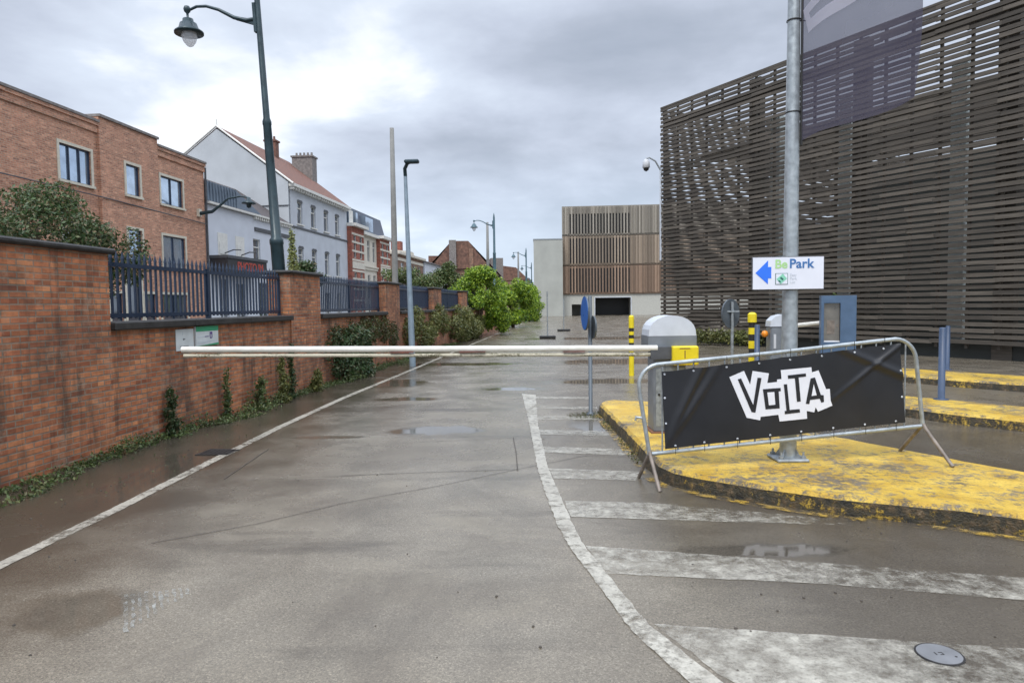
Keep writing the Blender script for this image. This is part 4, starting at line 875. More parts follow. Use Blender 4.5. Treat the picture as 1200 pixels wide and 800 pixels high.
bush('climber_plant', 'narrow yellow-green leafy column above the second brick pier', 'plant', (-5.28, 16.6, 0), [(0, 0, 1.9+k*0.19, max(0.05, 0.24-0.026*k), max(0.05, 0.24-0.026*k), 0.16, 0.3-0.03*k) for k in range(9)], 2600, 0.03, 'conifer_leaves', [([(0, 0, 0), (0.02, 0, 2), (0, 0, 3.5)], [0.05, 0.03, 0.01])], 12)
bush('leafy_shrub', 'low round dark shrub peeping over the railing by the grey house', 'shrub', (-6.2, 21.2, 0), crown_clumps((0, 0, 2.55), (0.55, 0.6, 0.5), 14, 3, 0.4), 2500, 0.05, 'dark_leaves', stems(2.3, 0.04, 4, 1, 0.3), 3)
# dark evergreen mass growing against the wall past the second pier
bush('wall_shrub', 'dense dark green shrub spilling over the kerb right of the long weeds', 'shrub', (-3.75, 16.3, 0), crown_clumps((-0.1, 0, 0.55), (0.55, 1.2, 0.72), 26, 21, 0.4)+[(-0.2, -1.2, 0.7, .25, .5, .6, .3)], 9000, 0.04, 'dark_leaves', stems(0.8, 0.03, 5, 4, 0.3), 21)
bush('ivy', 'brown-green ivy hanging on the wall below the second blue railing', 'ivy', (-3.85, 15.6, 0), [(-0.1+0.09*k+random.uniform(-.05, .05), 0.9*k, 1.1+random.uniform(-.35, .35), 0.16, 0.6, 0.45, 1) for k in range(6)], 8000, 0.035, 'brown_ivy', None, 31)
bush('ivy', 'greener ivy thicket on the wall beneath the third blue railing', 'ivy', (-3.2, 21.8, 0), [(-0.1+0.09*k, 0.95*k, 0.85+random.uniform(-.4, .5), 0.3, 0.6, 0.5, 1) for k in range(7)], 8000, 0.045, 'olive_leaves', None, 33)
bush('ivy', 'low tangled olive growth at the wall foot before the bright bush', 'ivy', (-2.3, 29.5, 0), [(-0.15+0.09*k, 1.0*k, 0.6+random.uniform(-.2, .6), 0.45, 0.7, 0.55, 1) for k in range(8)], 8000, 0.055, 'olive_leaves', None, 34)
bush('garden_tree', 'broad olive green tree mass in front of the corner house', 'tree', (-7.6, 48, 0), crown_clumps((0, 0, 2.8), (2.7, 2.3, 1.8), 54, 40, 0.22), 9000, 0.09, 'mid_leaves', stems(3.0, 0.12, 5, 7, 1.2), 40, 'garden trees before the far houses')
bush('garden_tree', 'dusty grey-green tree left of the bright green bush', 'tree', (-4.9, 47, 0), crown_clumps((0, 0, 2.6), (2.3, 2.0, 1.65), 54, 41, 0.22)+[(.6, 0, 4.2, .5, .5, .5, .2)], 9000, 0.085, 'mid_leaves', stems(3.4, 0.12, 5, 8, 1.2), 41, 'garden trees before the far houses')
bush('green_bush', 'big bright lime-green bush leaning over the far end of the wall', 'bush', (-1.9, 37.5, 0), crown_clumps((0, 0, 1.85), (1.85, 2.3, 1.9), 74, 50, 0.2)+[(0.3, -0.4, 3.35, .8, .8, .45, .4), (1.4, 0, 0.9, .5, .8, .8, .3)], 26000, 0.065, 'bright_leaves', stems(2.6, 0.07, 8, 9, 1.0), 50)
bush('green_bush', 'second bright green bush just right of the big lime-green one', 'bush', (0.1, 50, 0), crown_clumps((0, 0, 1.8), (2.0, 2.6, 2.0), 56, 51, 0.22), 14000, 0.085, 'bright_leaves', stems(2.6, 0.07, 8, 10, 1.0), 51)
bush('green_bush', 'farthest green bush beside the pale concrete block', 'bush', (1.75, 68, 0), crown_clumps((0, 0, 1.65), (1.6, 3.0, 1.85), 30, 52, 0.35), 9000, 0.1, 'bright_leaves', stems(2.4, 0.07, 6, 11, 0.9), 52)
# weeds at the foot of the wall: low growth nobody could count, and taller single plants
rg = random.Random(5); cl = []
u = 5.5
while u < 30:
    for k in range(3):
        v = -rg.uniform(0.02, 0.22+0.28*max(0, math.sin(u*1.3))); q = wpt(u+rg.uniform(-.2, .2), v); h_ = rg.uniform(0.02, 0.12)*(1.7 if 9.5 < u < 13 else 1)*(0.35+1.0*abs(math.sin(u*2.1)*math.sin(u*0.83+1)))
        cl.append((q[0], q[1], h_*0.6, 0.09, 0.13, h_, 1))
    u += 0.13
tag(leaf_mesh(cl, 22000, 0.019, 61).build('weeds', 'mid_leaves'), 'low green weeds and moss along the foot of the brick wall', 'weeds', None, 'stuff')
def weed(label, u, v, h, w, mat, seed, n=900, size=0.026):
    x_, y_, z_ = wpt(u, v); rg = random.Random(seed); cl = [(rg.uniform(-.4, .4)*w, rg.uniform(-.4, .4)*w, h*(0.08+0.9*k/9), w*(1-0.07*k), w*(1-0.07*k), h*0.08, 1-0.07*k) for k in range(10)]
    t = thing('tall_weed', label, 'weed', (x_, y_, 0), 0, 'tall weeds at the wall foot'); leaf_mesh(cl, n, size, seed, shell=0.3).build('leaves', mat, t)
    MB().tube([(0, 0, 0), (0.01, 0, h*0.5), (0, 0.01, h*1.02)], [0.006, 0.005, 0.002], 5).build('stem', 'olive_leaves', t)
weed('tall dark leafy weed nearest the camera, below the white notice', 8.95, -0.12, 0.62, 0.085, 'dark_leaves', 71)
weed('thin straggly weed midway along the wall under the barrier tip', 10.35, -0.12, 0.72, 0.05, 'mid_leaves', 72, 500)
weed('short bushy weed in front of the wall left of the yellow-green pair', 11.3, -0.2, 0.5, 0.12, 'mid_leaves', 73)
weed('feathery yellow-green weed standing beside the darkest tall weed', 12.0, -0.28, 0.78, 0.10, 'olive_leaves', 74, 1100)
weed('tallest dark weed reaching the white barrier arm', 12.55, -0.2, 0.98, 0.07, 'dark_leaves', 75, 900)
weed('rounded weed clump just before the dense dark shrub', 13.6, -0.25, 0.42, 0.16, 'olive_leaves', 76)
# growth on the building foot and on the islands
bush('sprawling_weed', 'leafy weed growing up the slats right of the banner', 'weed', (10.2, 21.6, 0), [(0, 0, 0.3+0.28*k, 0.32-0.04*k, 0.3-0.04*k, 0.2, 1-.12*k) for k in range(6)], 900, 0.05, 'mid_leaves', [([(0, 0, 0), (0, 0, 1.5)], [0.02, 0.008])], 81)
bush('sprawling_weed', 'mossy weed strip along the slatted wall behind the round sign', 'weed', (8.0, 26.2, 0), [(-0.7+0.35*k, 0.5-0.28*k, 0.35, 0.35, 0.3, 0.3, 1) for k in range(6)], 2200, 0.05, 'olive_leaves', None, 82)

# ------------------------------------------------------------------ boom barrier across the lane
bb = thing('boom_barrier', 'lowered white boom barrier with grey rounded housing on the yellow kerb', 'barrier', (1.84, 8.1, 0.15))
MB().bevbox(-0.19, 0.19, -0.16, 0.2, 0, 1.02, 0.02).build('housing', 'machine_grey', bb)
b = MB(); n = 14; pr = [(-0.26, 1.02), (0.30, 1.02), (0.30, 1.12)]+[(0.02+0.28*math.cos(PI*k/n), 1.13+0.25*math.sin(PI*k/n)) for k in range(0, n+1)]+[(-0.26, 1.12)]
b.prism_xz([(-0.26, 1.0), (0.30, 1.0), (0.30, 1.135), (-0.26, 1.135)], -0.2, 0.24, 0); b.prism_xz([(0.02+0.275*math.cos(PI*k/n), 1.136+0.235*math.sin(PI*k/n)**0.8) for k in range(n+1)], -0.2, 0.24, 1)
b.build('hood', ['machine_grey', 'cap_white'], bb)
b = MB(); b.box(-0.165, 0.165, -0.166, -0.162, 0.08, 0.76); b.build('door', 'galv_dull', bb)
MB().cyl((-0.13, -0.175, 0.45), (-0.13, -0.165, 0.45), 0.014, n=10).build('lock', 'band_black', bb)
MB().box(-0.23, 0.23, -0.22, 0.24, 0.0, 0.012).build('base_plate', 'rust', bb)
b = MB(); b.bevbox(0.0, 0.30, -0.30, -0.165, 0.80, 1.02, 0.015, 0); b.box(0.08, 0.2, -0.303, -0.30, 0.99, 1.0, 1); b.box(0.135, 0.145, -0.303, -0.30, 0.88, 0.97, 1); b.build('yellow_cover', ['safety_yellow', 'rust'], bb)
b = MB(); b.box(-0.24, 0.02, -0.24, -0.165, 0.87, 1.01); b.build('arm_clamp', 'dark_trim', bb)
# arm: one round boom with a dirtier lower rail, from the housing to just short of the wall
am = MB(); am.tube([(-0.16, -0.21, 0.995), (-3.0, -0.21, 1.022), (-5.66, -0.21, 1.05)], 0.036, 14); arm = am.build('boom', 'arm', bb)
am = MB()
am.tube([(-0.22, -0.21, 0.925), (-3.0, -0.21, 0.952), (-5.64, -0.21, 0.98)], 0.022, 10); low = am.build('lower_rail', 'arm_moss', arm)
am = MB()
for x0, x1 in ((-3.25, -2.98), (-2.45, -2.15), (-1.25, -1.0)): am.box(x0, x1, -0.25, -0.17, 0.9565-0.0094*(x0+x1)/2-0.002-0.0, 0.962-0.0094*(x0+x1)/2)
am.build('red_strips', 'red_stripe', arm)

# round blue sign on a post beside the island nose
rs = thing('round_sign', 'blue round traffic sign seen edge-on on a grey post before the kerb nose', 'sign', (1.17, 10.2, 0), math.radians(0))
MB().lathe([(0.07, 0.0), (0.06, 0.03), (0.03, 0.05), (0.03, 1.78), (0.0, 1.79)], n=12).build('post', 'sign_back', rs)
def disc(parent, name, c, r, yaw, mats, th=0.02, n=28):
    m = MB(); d = Vector((math.cos(yaw), math.sin(yaw), 0)); c = Vector(c); m.cyl(c, c+d*th, r, r, n, 0, True, False); m.cyl(c+d*th, c+d*(th+0.004), r*0.97, r*0.97, n, 1, True, False); return m.build(name, mats, parent)
disc(rs, 'sign_plate', (-0.065, -0.02, 1.53), 0.255, math.radians(186), ['sign_back', 'sign_blue'])
disc(rs, 'sign_plate', (0.035, -0.02, 1.32), 0.17, math.radians(8), ['sign_back', 'sign_back'])
# yellow-banded post far behind the hatching
def banded(label, loc, h, r, bands, name='banded_bollard'):
    t = thing(name, label, 'bollard', loc); MB().cyl((0, 0, 0), (0, 0, h), r, r, 16).build('post', 'band_black', t)
    for k, (z0, z1, rr) in enumerate(bands):
        m = MB(); m.lathe([(r+0.001, z0), (r+rr, z0), (r+rr, z1)]+([(r*0.7, z1+0.03), (0, z1+0.035)] if k == len(bands)-1 else [(r+0.001, z1)]), n=16, smooth=False)
        m.build('yellow_band', 'safety_yellow', t)
    return t
banded('slim yellow post with faint dark bands beyond the hatching', (2.75, 15.7, 0), 1.34, 0.055, [(0, 0.5, 0.004), (0.55, 0.68, 0.004), (0.76, 0.86, 0.004), (0.94, 1.02, 0.004), (1.1, 1.36, 0.006)])
banded('yellow and black banded bollard left of the grey machine', (4.42, 12.55, 0.15), 1.27, 0.06, [(0.1, 0.22, 0.004), (0.36, 0.5, 0.004), (0.66, 0.8, 0.004), (0.92, 1.04, 0.004), (1.14, 1.29, 0.02)])
# second island equipment
b2 = thing('boom_barrier', 'second boom barrier, grey cabinet half hidden behind the flag pole', 'barrier', (4.72, 12.0, 0.15), math.radians(-8))
MB().bevbox(-0.2, 0.2, -0.18, 0.18, 0, 1.08, 0.025).build('housing', 'machine_grey', b2)
b = MB(); b.prism_xz([(-0.21, 1.081), (0.21, 1.081), (0.2, 1.18), (0.14, 1.25), (0.0, 1.29), (-0.12, 1.26), (-0.2, 1.18)], -0.19, 0.19); b.build('hood', 'cap_white', b2)
b = MB(); b.box(0.02, 0.04, -0.186, -0.181, 0.1, 1.05); b.box(-0.15, -0.11, -0.186, -0.181, 0.7, 0.95); b.build('door_gap', 'machine_light', b2)
MB().lathe([(0, -0.06), (0.045, -0.045), (0.062, 0), (0.045, 0.045), (0, 0.06)], (-0.27, -0.05, 0.95), 14).build('beacon', 'orange_lens', b2)
MB().tube([(0.05, 0.1, 1.06), (2.1, 2.75, 1.12)], [0.045, 0.03], 10).build('boom', 'arm', b2)
ks = thing('ticket_machine', 'blue ticket machine with recessed steel panel behind the banner', 'machine', (5.3, 11.1, 0.15), math.radians(-20))
b = MB(); b.box(-0.26, -0.22, -0.2, 0.2, 0, 1.60); b.box(-0.22, 0.02, -0.09, 0.2, 0, 1.60); b.box(-0.22, 0.02, -0.2, -0.091, 1.48, 1.60); b.box(-0.22, 0.02, -0.2, -0.091, 0, 0.85); b.box(0.02, 0.25, -0.2, 0.2, 0, 1.60); b.build('cabinet', 'kiosk_blue', ks)
b = MB(); b.box(-0.215, 0.015, -0.13, -0.092, 0.86, 1.475); b.build('panel', 'steel_panel', ks)
b = MB(); b.box(-0.17, -0.06, -0.136, -0.131, 0.98, 1.2); b.box(-0.035, 0.0, -0.145, -0.131, 1.1, 1.14); b.build('ticket_slot', 'rusty_foot', ks)
b = MB(); b.cyl((-0.215, -0.15, 0.855), (0.015, -0.15, 0.855), 0.02, n=8); b.build('lip', 'machine_light', ks)
r2 = thing('round_sign', 'round sign with a blue rim seen from behind on a thin post', 'sign', (4.28, 13.25, 0.12), 0)
MB().cyl((0, 0, 0), (0, 0, 1.55), 0.028, n=10).build('post', 'galv_dull', r2)
disc(r2, 'sign_plate', (-0.01, 0.035, 1.32), 0.285, math.radians(128), ['sign_back', 'sign_blue'], 0.03)
MB().box(-0.12, 0.12, -0.045, 0.03, 1.35, 1.38).build('bracket', 'galv_dull', r2)
def bollard(label, loc, h, r):
    m = MB(); m.lathe([(r*2.2, 0), (r*2.2, 0.01), (r, 0.012), (r, h), (r*0.8, h+0.012), (0, h+0.015)], n=14); return tag(m.build('bollard', 'bollard_blue', None, loc), label, 'bollard', 'blue steel bollards')
bollard('blue steel bollard on the middle yellow kerb, right of the banner', (6.5, 10.29, 0.15), 1.08, 0.048)
bollard('blue steel bollard on the rearmost yellow kerb near the slatted wall', (9.38, 14.67, 0.15), 0.93, 0.045)
bollard('thin blue bollard between the banded bollard and grey cabinet', (4.28, 11.9, 0.15), 1.1, 0.045)
# temporary posts in the distant yard
for (lx, ly, hh, lb) in ((1.75, 33.5, 2.3, 'thin pale post in a black rubber foot, nearer of the two in the yard'), (3.2, 42, 2.0, 'thin pale post in a black foot, farther of the two in the yard')):
    t = thing('temporary_post', lb, 'post', (lx, ly, 0), 0, 'temporary posts in the yard'); MB().cyl((0, 0, 0.1), (0, 0, hh), 0.03, n=8).build('post', 'galvanised', t); MB().bevbox(-0.4, 0.4, -0.12, 0.12, 0, 0.13, 0.03).build('foot', 'band_black', t)

# ------------------------------------------------------------------ flag pole, flag and parking sign
fp = thing('flag_pole', 'tall galvanised steel pole bolted to the yellow kerb island', 'pole', (2.64, 6.50, 0.15))
fp.rotation_euler = (0, math.radians(0.3), 0)
MB().lathe([(0.078, 0.02), (0.074, 1.0), (0.066, 2.4), (0.055, 4.5), (0.05, 7.3), (0, 7.32)], n=22).build('pole', 'galvanised', fp)
b = MB(); b.bevbox(-0.15, 0.15, -0.15, 0.15, 0.0, 0.03, 0.01)
for sx in (-1, 1):
    for sy in (-1, 1): b.cyl((sx*0.105, sy*0.105, 0.03), (sx*0.105, sy*0.105, 0.055), 0.026, 0.024, 6, 0, True, False); b.cyl((sx*0.105, sy*0.105, 0.055), (sx*0.105, sy*0.105, 0.09), 0.01, n=6)
for k in range(4):
    t = PI/2*k+PI/4; c, s_ = math.cos(t), math.sin(t); b.add([(0.07*c-.006*s_, 0.07*s_+.006*c, 0.03), (0.13*c-.006*s_, 0.13*s_+.006*c, 0.03), (0.07*c-.006*s_, 0.07*s_+.006*c, 0.12), (0.07*c+.006*s_, 0.07*s_-.006*c, 0.03), (0.13*c+.006*s_, 0.13*s_-.006*c, 0.03), (0.07*c+.006*s_, 0.07*s_-.006*c, 0.12)], [(0, 1, 2), (5, 4, 3), (1, 4, 5, 2)])
b.build('base_flange', 'galv_dull', fp)
b = MB()
for z in (3.28, 4.12): b.lathe([(0.062, z-0.006), (0.066, z-0.006), (0.066, z+0.006), (0.062, z+0.006)], n=18); b.box(0.05, 0.13, -0.005, 0.005, z-0.005, z+0.005)
b.build('cable_tie', 'band_black', fp)
# flag: hangs from a sleeve beside the pole
fdir = math.atan2(-1.26, 0.34)
fl = thing('banner_flag', 'translucent dark purple mesh flag with a white angular mark on the tall pole', 'flag', (2.73, 6.43, 0), fdir)
def fl_y(s_, z): return 0.06*math.sin(s_*4.2+z*1.1)*min(1, s_*2)+0.03*math.sin(s_*9-z*2.3)*s_+0.035*math.exp(-((s_-0.95-0.12*(z-3.9))/0.035)**2)*max(0, min(1, (z-3.6)*3))+0.03*math.exp(-((s_-0.42-0.1*(z-3.7))/0.03)**2)*max(0, 1-abs(z-3.75)*2.2)+0.05*math.exp(-((z-3.42-0.15*(s_-0.7))/0.05)**2)*max(0, 1-abs(s_-0.85)*2.5)
def fl_x(s_, z): return s_*(1+0.05*math.sin((z-3.1)*2.2)*(s_/1.3))
m = MB(); nx, nz = 26, 50; z0 = 3.16; z1 = 6.9
for j in range(nz+1):
    for i in range(nx+1):
        s_ = 1.24*i/nx; z = z0+(z1-z0)*j/nz; m.v.append((fl_x(s_, z)-0.02, fl_y(s_, z), z+0.02*s_*(1-j/nz)+0.015*math.sin(s_*7)*(1-j/nz)))
for j in range(nz):
    for i in range(nx): m.f.append([j*(nx+1)+i, j*(nx+1)+i+1, (j+1)*(nx+1)+i+1, (j+1)*(nx+1)+i]); m.m.append(0); m.sm.append(True)
m.build('cloth', 'flag', fl)
m = MB(); m.tube([(-0.03, 0, 3.12), (-0.03, 0, 6.95)], 0.012, 8); m.build('sleeve', 'band_black', fl)
def flat_pt(s_, z): return (fl_x(s_, z)-0.02, fl_y(s_, z)-0.014, z)
fo = [(0.1373+0.13, 4.3715+0.045), (0.0216, 4.3298), (0.1136, 4.0942), (0.5877, 4.181), (0.95, 4.255), (0.99, 4.50)]
# mark: outlined arm of a slanted letter; strips follow the cloth
def quadstrip(A, B, k, mbq):
    for i in range(k):
        t0, t1 = i/k, (i+1)/k; P = lambda q0, q1, t: (q0[0]+(q1[0]-q0[0])*t, q0[1]+(q1[1]-q0[1])*t)
        q = [P(A[0], A[1], t0), P(A[0], A[1], t1), P(B[0], B[1], t1), P(B[0], B[1], t0)]; mbq.add([flat_pt(*w) for w in q], [(0, 1, 2, 3)])
m = MB()
quadstrip(((0.1136, 4.0942), (1.0, 4.256)), ((0.1468, 4.2064), (0.95, 4.38)), 14, m)
quadstrip(((0.0216, 4.3298), (0.1136, 4.0942)), ((0.1151, 4.2699), (0.1468, 4.2064)), 3, m)
quadstrip(((0.0216, 4.3298), (0.45, 4.484)), ((0.1151, 4.2699), (0.50, 4.393)), 8, m)
m.build('print', 'flag_print', fl)
# parking sign
ps = thing('parking_sign', 'white rectangular BePark sign with a blue left arrow on the flag pole', 'sign', (2.60, 6.395, 0), math.radians(-3.5))
MB().bevbox(-0.345, 0.315, 0, 0.022, 1.775, 2.085, 0.006).build('plate', 'sign_blue' if False else 'dark_trim', ps)
MB().box(-0.338, 0.308, -0.003, 0.001, 1.782, 2.078).build('face', 'sign_white', ps)
YS = -0.006
b = MB(); b.prism_xz([(-0.315, 1.935), (-0.20, 2.05), (-0.20, 1.99), (-0.17, 1.99), (-0.17, 1.885), (-0.20, 1.885), (-0.20, 1.83)], YS, -0.003); b.build('arrow', 'arrow_blue', ps)
text_obj('Be', 0.112, 'lettering', 'pale_green', ps, (-0.138, -0.005, 1.978), (PI/2, 0, 0), 0.001, 1.0, 0.0025)
text_obj('Park', 0.120, 'lettering', 'text_blue', ps, (-0.006, -0.005, 1.978), (PI/2, 0, 0), 0.001, 1.02, 0.0025)
b = MB(); b.box(-0.132, -0.018, YS, -0.003, 1.825, 1.93, 0); b.box(-0.127, -0.023, YS-0.002, YS, 1.83, 1.925, 1)
def rot_sq(cx, cz, w, h, t):
    c, s_ = math.cos(t), math.sin(t); return [(cx+a_*c-d_*s_, cz+a_*s_+d_*c) for a_, d_ in ((-w, -h), (w, -h), (w, h), (-w, h))]
b.prism_xz(rot_sq(-0.075, 1.878, 0.038, 0.03, 0.7), YS-0.004, YS-0.002, 2); b.prism_xz(rot_sq(-0.075, 1.88, 0.016, 0.008, -0.7), YS-0.006, YS-0.004, 0); b.prism_xz(rot_sq(-0.095, 1.855, 0.012, 0.005, -0.7), YS-0.006, YS-0.004, 0)
b.build('emblem', ['dark_teal', 'sign_white', 'mint'], ps)
for i, wd in enumerate(('Easy', 'Park', 'Lot')): text_obj(wd, 0.036, 'small_print', 'faint_text', ps, (0.0, -0.0045, 1.9-i*0.033), (PI/2, 0, 0), 0.0005)
b = MB(); b.box(-0.05, 0.12, 0.022, 0.04, 1.86, 1.88); b.box(-0.05, 0.12, 0.022, 0.04, 1.98, 2.0); b.build('bracket', 'galv_dull', ps)

# ------------------------------------------------------------------ crowd barrier with VOLTA banner
ang = math.atan2(0.26, 2.73)
cb = thing('crowd_barrier', 'galvanised steel crowd barrier leaning uphill onto the yellow kerb', 'barrier', (1.22, 6.2, 0), ang)
def rr(cx, cz, r, t0, t1, n=6): return [(cx+r*math.cos(t0+(t1-t0)*k/n), 0, cz+r*math.sin(t0+(t1-t0)*k/n)) for k in range(n+1)]
fr_pts = [(0.03, 0, 0.28), (-0.06, 0, 0.84)]+rr(0.13, 0.91, 0.20, math.radians(170), math.radians(100), 6)+[(1.2, 0, 1.192)]+rr(2.40, 1.08, 0.22, math.radians(88), math.radians(8), 7)+[(2.70, 0, 0.46)]
b = MB(); b.tube(fr_pts, 0.019, 12); b.tube([(0.03, 0, 0.285), (2.70, 0, 0.468)], 0.018, 12); b.build('frame', 'galvanised', cb)
b = MB()
for k in range(17):
    s_ = 0.15+k*0.1475; zt = 1.09+0.0965*(s_-0.1)-0.006; zb = 0.285+0.0685*s_; b.cyl((s_, 0, zb), (s_, 0, min(zt, 1.29)), 0.0075, n=7)
b.build('bars', 'galv_dull', cb)
for s_, zt, pts_ in ((0.03, 0.30, ((0.05, -0.24, 0.0), (0.0, 0.26, 0.0))), (2.70, 0.47, ((2.73, -0.36, 0.155), (2.72, 0.35, 0.155)))):
    b = MB()
    for q in pts_: b.tube([(s_, 0, zt+0.02), (s_, q[1]*0.12, zt-0.03), q], 0.017, 10)
    b.build('foot', 'rusty_foot', cb)
MB().tube([(-0.035, -0.0, 0.62), (-0.10, -0.0, 0.63), (-0.10, 0, 0.60)], 0.012, 8).build('hook', 'galvanised', cb)
bn = thing('volta_banner', 'black vinyl banner with white VOLTA logo tied to the crowd barrier', 'banner', (1.22, 6.2, 0), ang)
TL, TR, BL, BR = (0.135, 1.045), (2.435, 1.262), (0.165, 0.335), (2.50, 0.510)
def bpt(u_, v_):
    x_ = (TL[0]*(1-u_)+TR[0]*u_)*v_+(BL[0]*(1-u_)+BR[0]*u_)*(1-v_); z = (TL[1]*(1-u_)+TR[1]*u_)*v_+(BL[1]*(1-u_)+BR[1]*u_)*(1-v_)
    z -= 0.006*abs(math.sin(u_*PI*8))*v_
    e_ = min(u_, 1-u_)*4; mid = math.exp(-((u_-0.48)/0.26)**4)*0.9
    d = 0.0
    # diagonal pull folds near the lower left corner, soft drapes to the upper right
    k_ = (x_-0.165)*0.55-(z-0.335)*0.26
    for (amp, a0, w_) in ((0.030, 0.0, 0.022), (0.022, 0.07, 0.02), (-0.018, 0.035, 0.02)):
        rr_ = math.hypot(x_-0.2, z-0.34); d += amp*math.exp(-((k_-a0*rr_*1.4)/w_)**2)*min(1, rr_*3)*max(0, 1-u_*2.6)
    k2 = (z-1.2)+0.42*(x_-1.9); d += 0.022*math.exp(-((k2)/0.035)**2)*max(0, min(1, (u_-0.55)*5))
    k3 = (x_-2.42)*0.9+(1.25-z)*1.2; d += 0.02*math.exp(-((k3-0.02)/0.03)**2)*max(0, min(1, (u_-0.62)*5)); d += -0.02*math.exp(-((x_-2.15-0.1*(1-v_))/0.12)**2)*v_
    d += 0.006*math.sin(x_*5+z*3)*max(0, 1-mid)
    return (x_, -0.027-d*(1-mid)-0.004*math.sin(x_*2.3), z)
m = MB(); nx, nz = 150, 50
for j in range(nz+1):
    for i in range(nx+1): m.v.append(bpt(i/nx, j/nz))
for j in range(nz):
    for i in range(nx): m.f.append([j*(nx+1)+i, j*(nx+1)+i+1, (j+1)*(nx+1)+i+1, (j+1)*(nx+1)+i]); m.m.append(0); m.sm.append(True)
m.build('vinyl', 'banner', bn)
outer = [(0.7708, 0.9812), (0.9105, 1.0354), (0.9697, 0.9071), (0.9925, 1.0336), (1.149, 1.0073), (1.1342, 0.9181), (1.2282, 0.9258), (1.228, 0.9488), (1.2714, 0.9517), (1.2635, 1.0346), (1.5594, 1.055), (1.5651, 1.0079), (1.6297, 1.0245), (1.7052, 0.8473), (1.7419, 0.8484), (1.7517, 0.7374), (1.7702, 0.6916), (1.6289, 0.638), (1.6054, 0.6809), (1.5923, 0.633), (1.5188, 0.6481), (1.5227, 0.5756), (1.2561, 0.5572), (1.2431, 0.6207), (1.0724, 0.6056), (1.0675, 0.5737), (0.9385, 0.6014)]
LETS = [[(0.8495, 0.9596), (0.8822, 0.9667), (0.9996, 0.7174), (1.0391, 0.97), (1.0772, 0.9662), (1.0206, 0.647), (0.9845, 0.653)],
 [(1.2926, 0.9014), (1.3237, 0.9036), (1.3518, 0.6628), (1.4486, 0.6681), (1.4531, 0.6369), (1.3054, 0.624), (1.303, 0.6541), (1.3207, 0.6556)],
 [(1.3302, 0.9853), (1.5047, 0.9993), (1.5071, 0.9712), (1.4353, 0.9639), (1.4584, 0.7401), (1.4219, 0.7361), (1.399, 0.9567), (1.3336, 0.9533)]]
O1, O2 = [(1.0913, 0.8624), (1.2617, 0.8702), (1.2434, 0.8387), (1.255, 0.6805), (1.1184, 0.6742)], [(1.1328, 0.8315), (1.1999, 0.8338), (1.2112, 0.7167), (1.1492, 0.7114)]
A1, A2 = [(1.5522, 0.9512), (1.5939, 0.9602), (1.6533, 0.7953), (1.6817, 0.7916), (1.6856, 0.7291), (1.6594, 0.7228), (1.6433, 0.7604), (1.5491, 0.7508), (1.5422, 0.7128), (1.5077, 0.7167)], [(1.582, 0.8974), (1.6114, 0.7934), (1.5623, 0.7876)]
YB = -0.027-0.004*math.sin(1.27*2.3)-0.007
lg = MB(); lg.prism_xz(outer, YB, YB+0.001); lo = lg.build('logo', 'logo_white', bn)
lt = MB()
for q in LETS: lt.prism_xz(q, YB-0.003, YB-0.002)
lt.prism_xz([(1.0913, 0.8624), (1.2617, 0.8702), (1.2641, 0.8402), (1.2434, 0.8387), (1.255, 0.6805), (1.1184, 0.6742)], YB-0.003, YB-0.002)
lt.prism_xz(A1, YB-0.003, YB-0.002); lt.build('lettering', 'banner', lo)
lt = MB(); lt.prism_xz(O2, YB-0.005, YB-0.004); lt.prism_xz(A2, YB-0.005, YB-0.004); lt.build('letter_counter', 'logo_white', lo)
for u_ in [0.012, 0.13, 0.265, 0.40, 0.53, 0.665, 0.80, 0.93]:
    for v_ in (0.965, 0.03):
        x_, y_, z = bpt(u_+(0.03 if v_ < 0.5 else 0), v_); MB().cyl((x_, y_-0.004, z), (x_, y_+0.001, z), 0.0095, n=10, smooth=False).build('grommet', 'cap_white', bn)
        zz = (1.09+0.0965*(x_-0.1)) if v_ > 0.5 else (0.285+0.0685*x_); MB().box(x_-0.0018, x_+0.0018, -0.040, -0.035, min(z, zz-0.02), max(z, zz+0.02)).build('cable_tie', 'band_black', bn)
for v_ in (0.33, 0.66):
    for u_ in (0.008, 0.992): x_, y_, z = bpt(u_, v_); MB().cyl((x_, y_-0.004, z), (x_, y_+0.001, z), 0.0095, n=10, smooth=False).build('grommet', 'cap_white', bn)


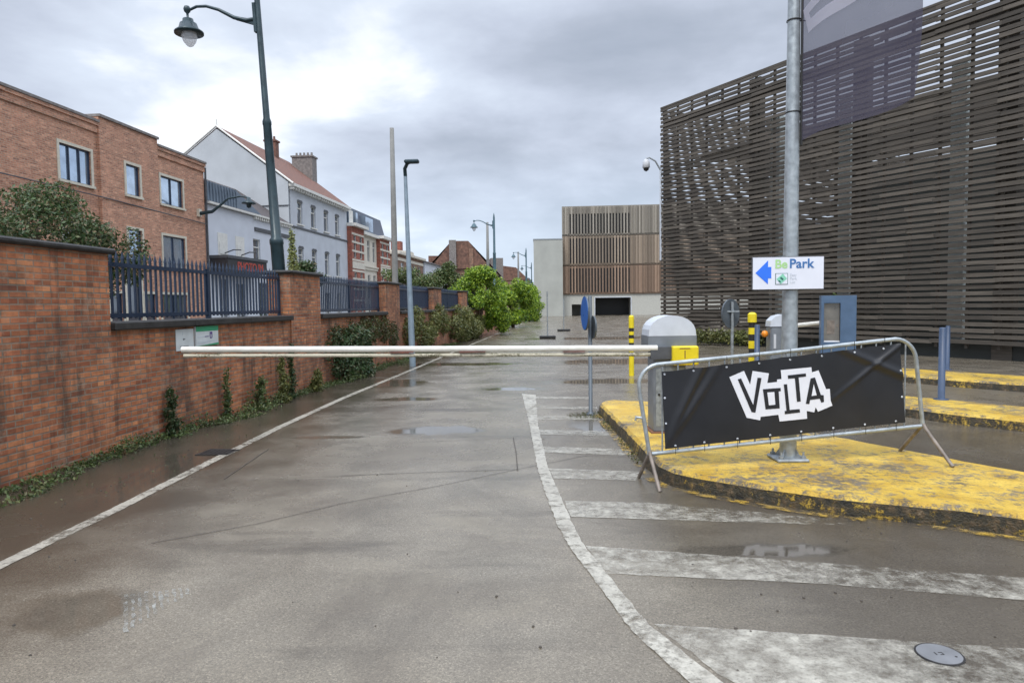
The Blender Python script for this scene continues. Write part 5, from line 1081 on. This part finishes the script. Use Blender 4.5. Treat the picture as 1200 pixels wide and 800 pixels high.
# ------------------------------------------------------------------ manhole, drain, litter
mh = thing('manhole_cover', 'round pale grey metal cover set in the nearest white stripe', 'manhole cover', (1.99, 3.125, -0.004))
MB().cyl((0, 0, -0.01), (0, 0, 0.0105), 0.104, n=36, smooth=False).build('rim', 'drain_iron', mh)
b = MB(); b.cyl((0, 0, -0.01), (0, 0, 0.0125), 0.095, n=36, smooth=False); lid = b.build('lid', 'lid_grey', mh)
b = MB(); b.box(-0.02, -0.015, -0.012, 0.012, 0.0125, 0.0135); b.box(0.0, 0.018, 0.008, 0.012, 0.0125, 0.0135); b.box(0.014, 0.018, -0.012, 0.008, 0.0125, 0.0135); b.box(0.0, 0.014, -0.012, -0.008, 0.0125, 0.0135); b.cyl((0.06, -0.03, 0.0125), (0.06, -0.03, 0.0135), 0.006, n=8); b.build('mark', 'drain_iron', lid)
dr = MB(); dr.prism([(-3.64, 7.72), (-3.26, 7.7), (-3.24, 8.0), (-3.6, 8.04)], 0.0, 0.008)
for k in range(6): dr.box(-3.59+k*0.055, -3.565+k*0.055, 7.75, 7.98, 0.008, 0.013)
tag(dr.build('drain_grate', 'drain_iron'), 'dark iron drain grate between the edge line and the wall', 'drain')
rg = random.Random(9); b = MB()
for k in range(160):
    x_, y_ = rg.choice([(rg.uniform(-3.2, 1.2), rg.uniform(2.6, 9)), (rg.uniform(-4.3, -3.5), rg.uniform(5, 14)), (rg.uniform(1.0, 3.4), rg.uniform(3.2, 6))]); q = rg.uniform(0.003, 0.009); a_ = rg.uniform(0, 3)
    if (y_ < 6.6 and x_ > 1.3 and y_ > 4.9-(x_-3.3)*0.8): continue
    b.lathe([(q, 0), (q*0.9, q*0.7), (0, q)], (x_, y_, 0.001), 5)
tag(b.build('grit', 'crack'), 'tiny dark stones and crumbs scattered over the wet road', 'grit', None, 'stuff')
lf = leaf_mesh([(1.12, 10.1, 0.02, 0.35, 0.3, 0.012, 1), (1.3, 9.2, 0.02, 0.1, 0.5, 0.012, 0.5), (1.3, 7.6, 0.015, 0.06, 0.8, 0.01, 0.4), (-3.9, 8, 0.012, 0.5, 3, 0.006, 0.35)], 800, 0.013, 91)
tag(lf.build('leaf_litter', 'brown_ivy'), 'scattered dead leaves and grit at the kerb nose', 'leaves', None, 'stuff')
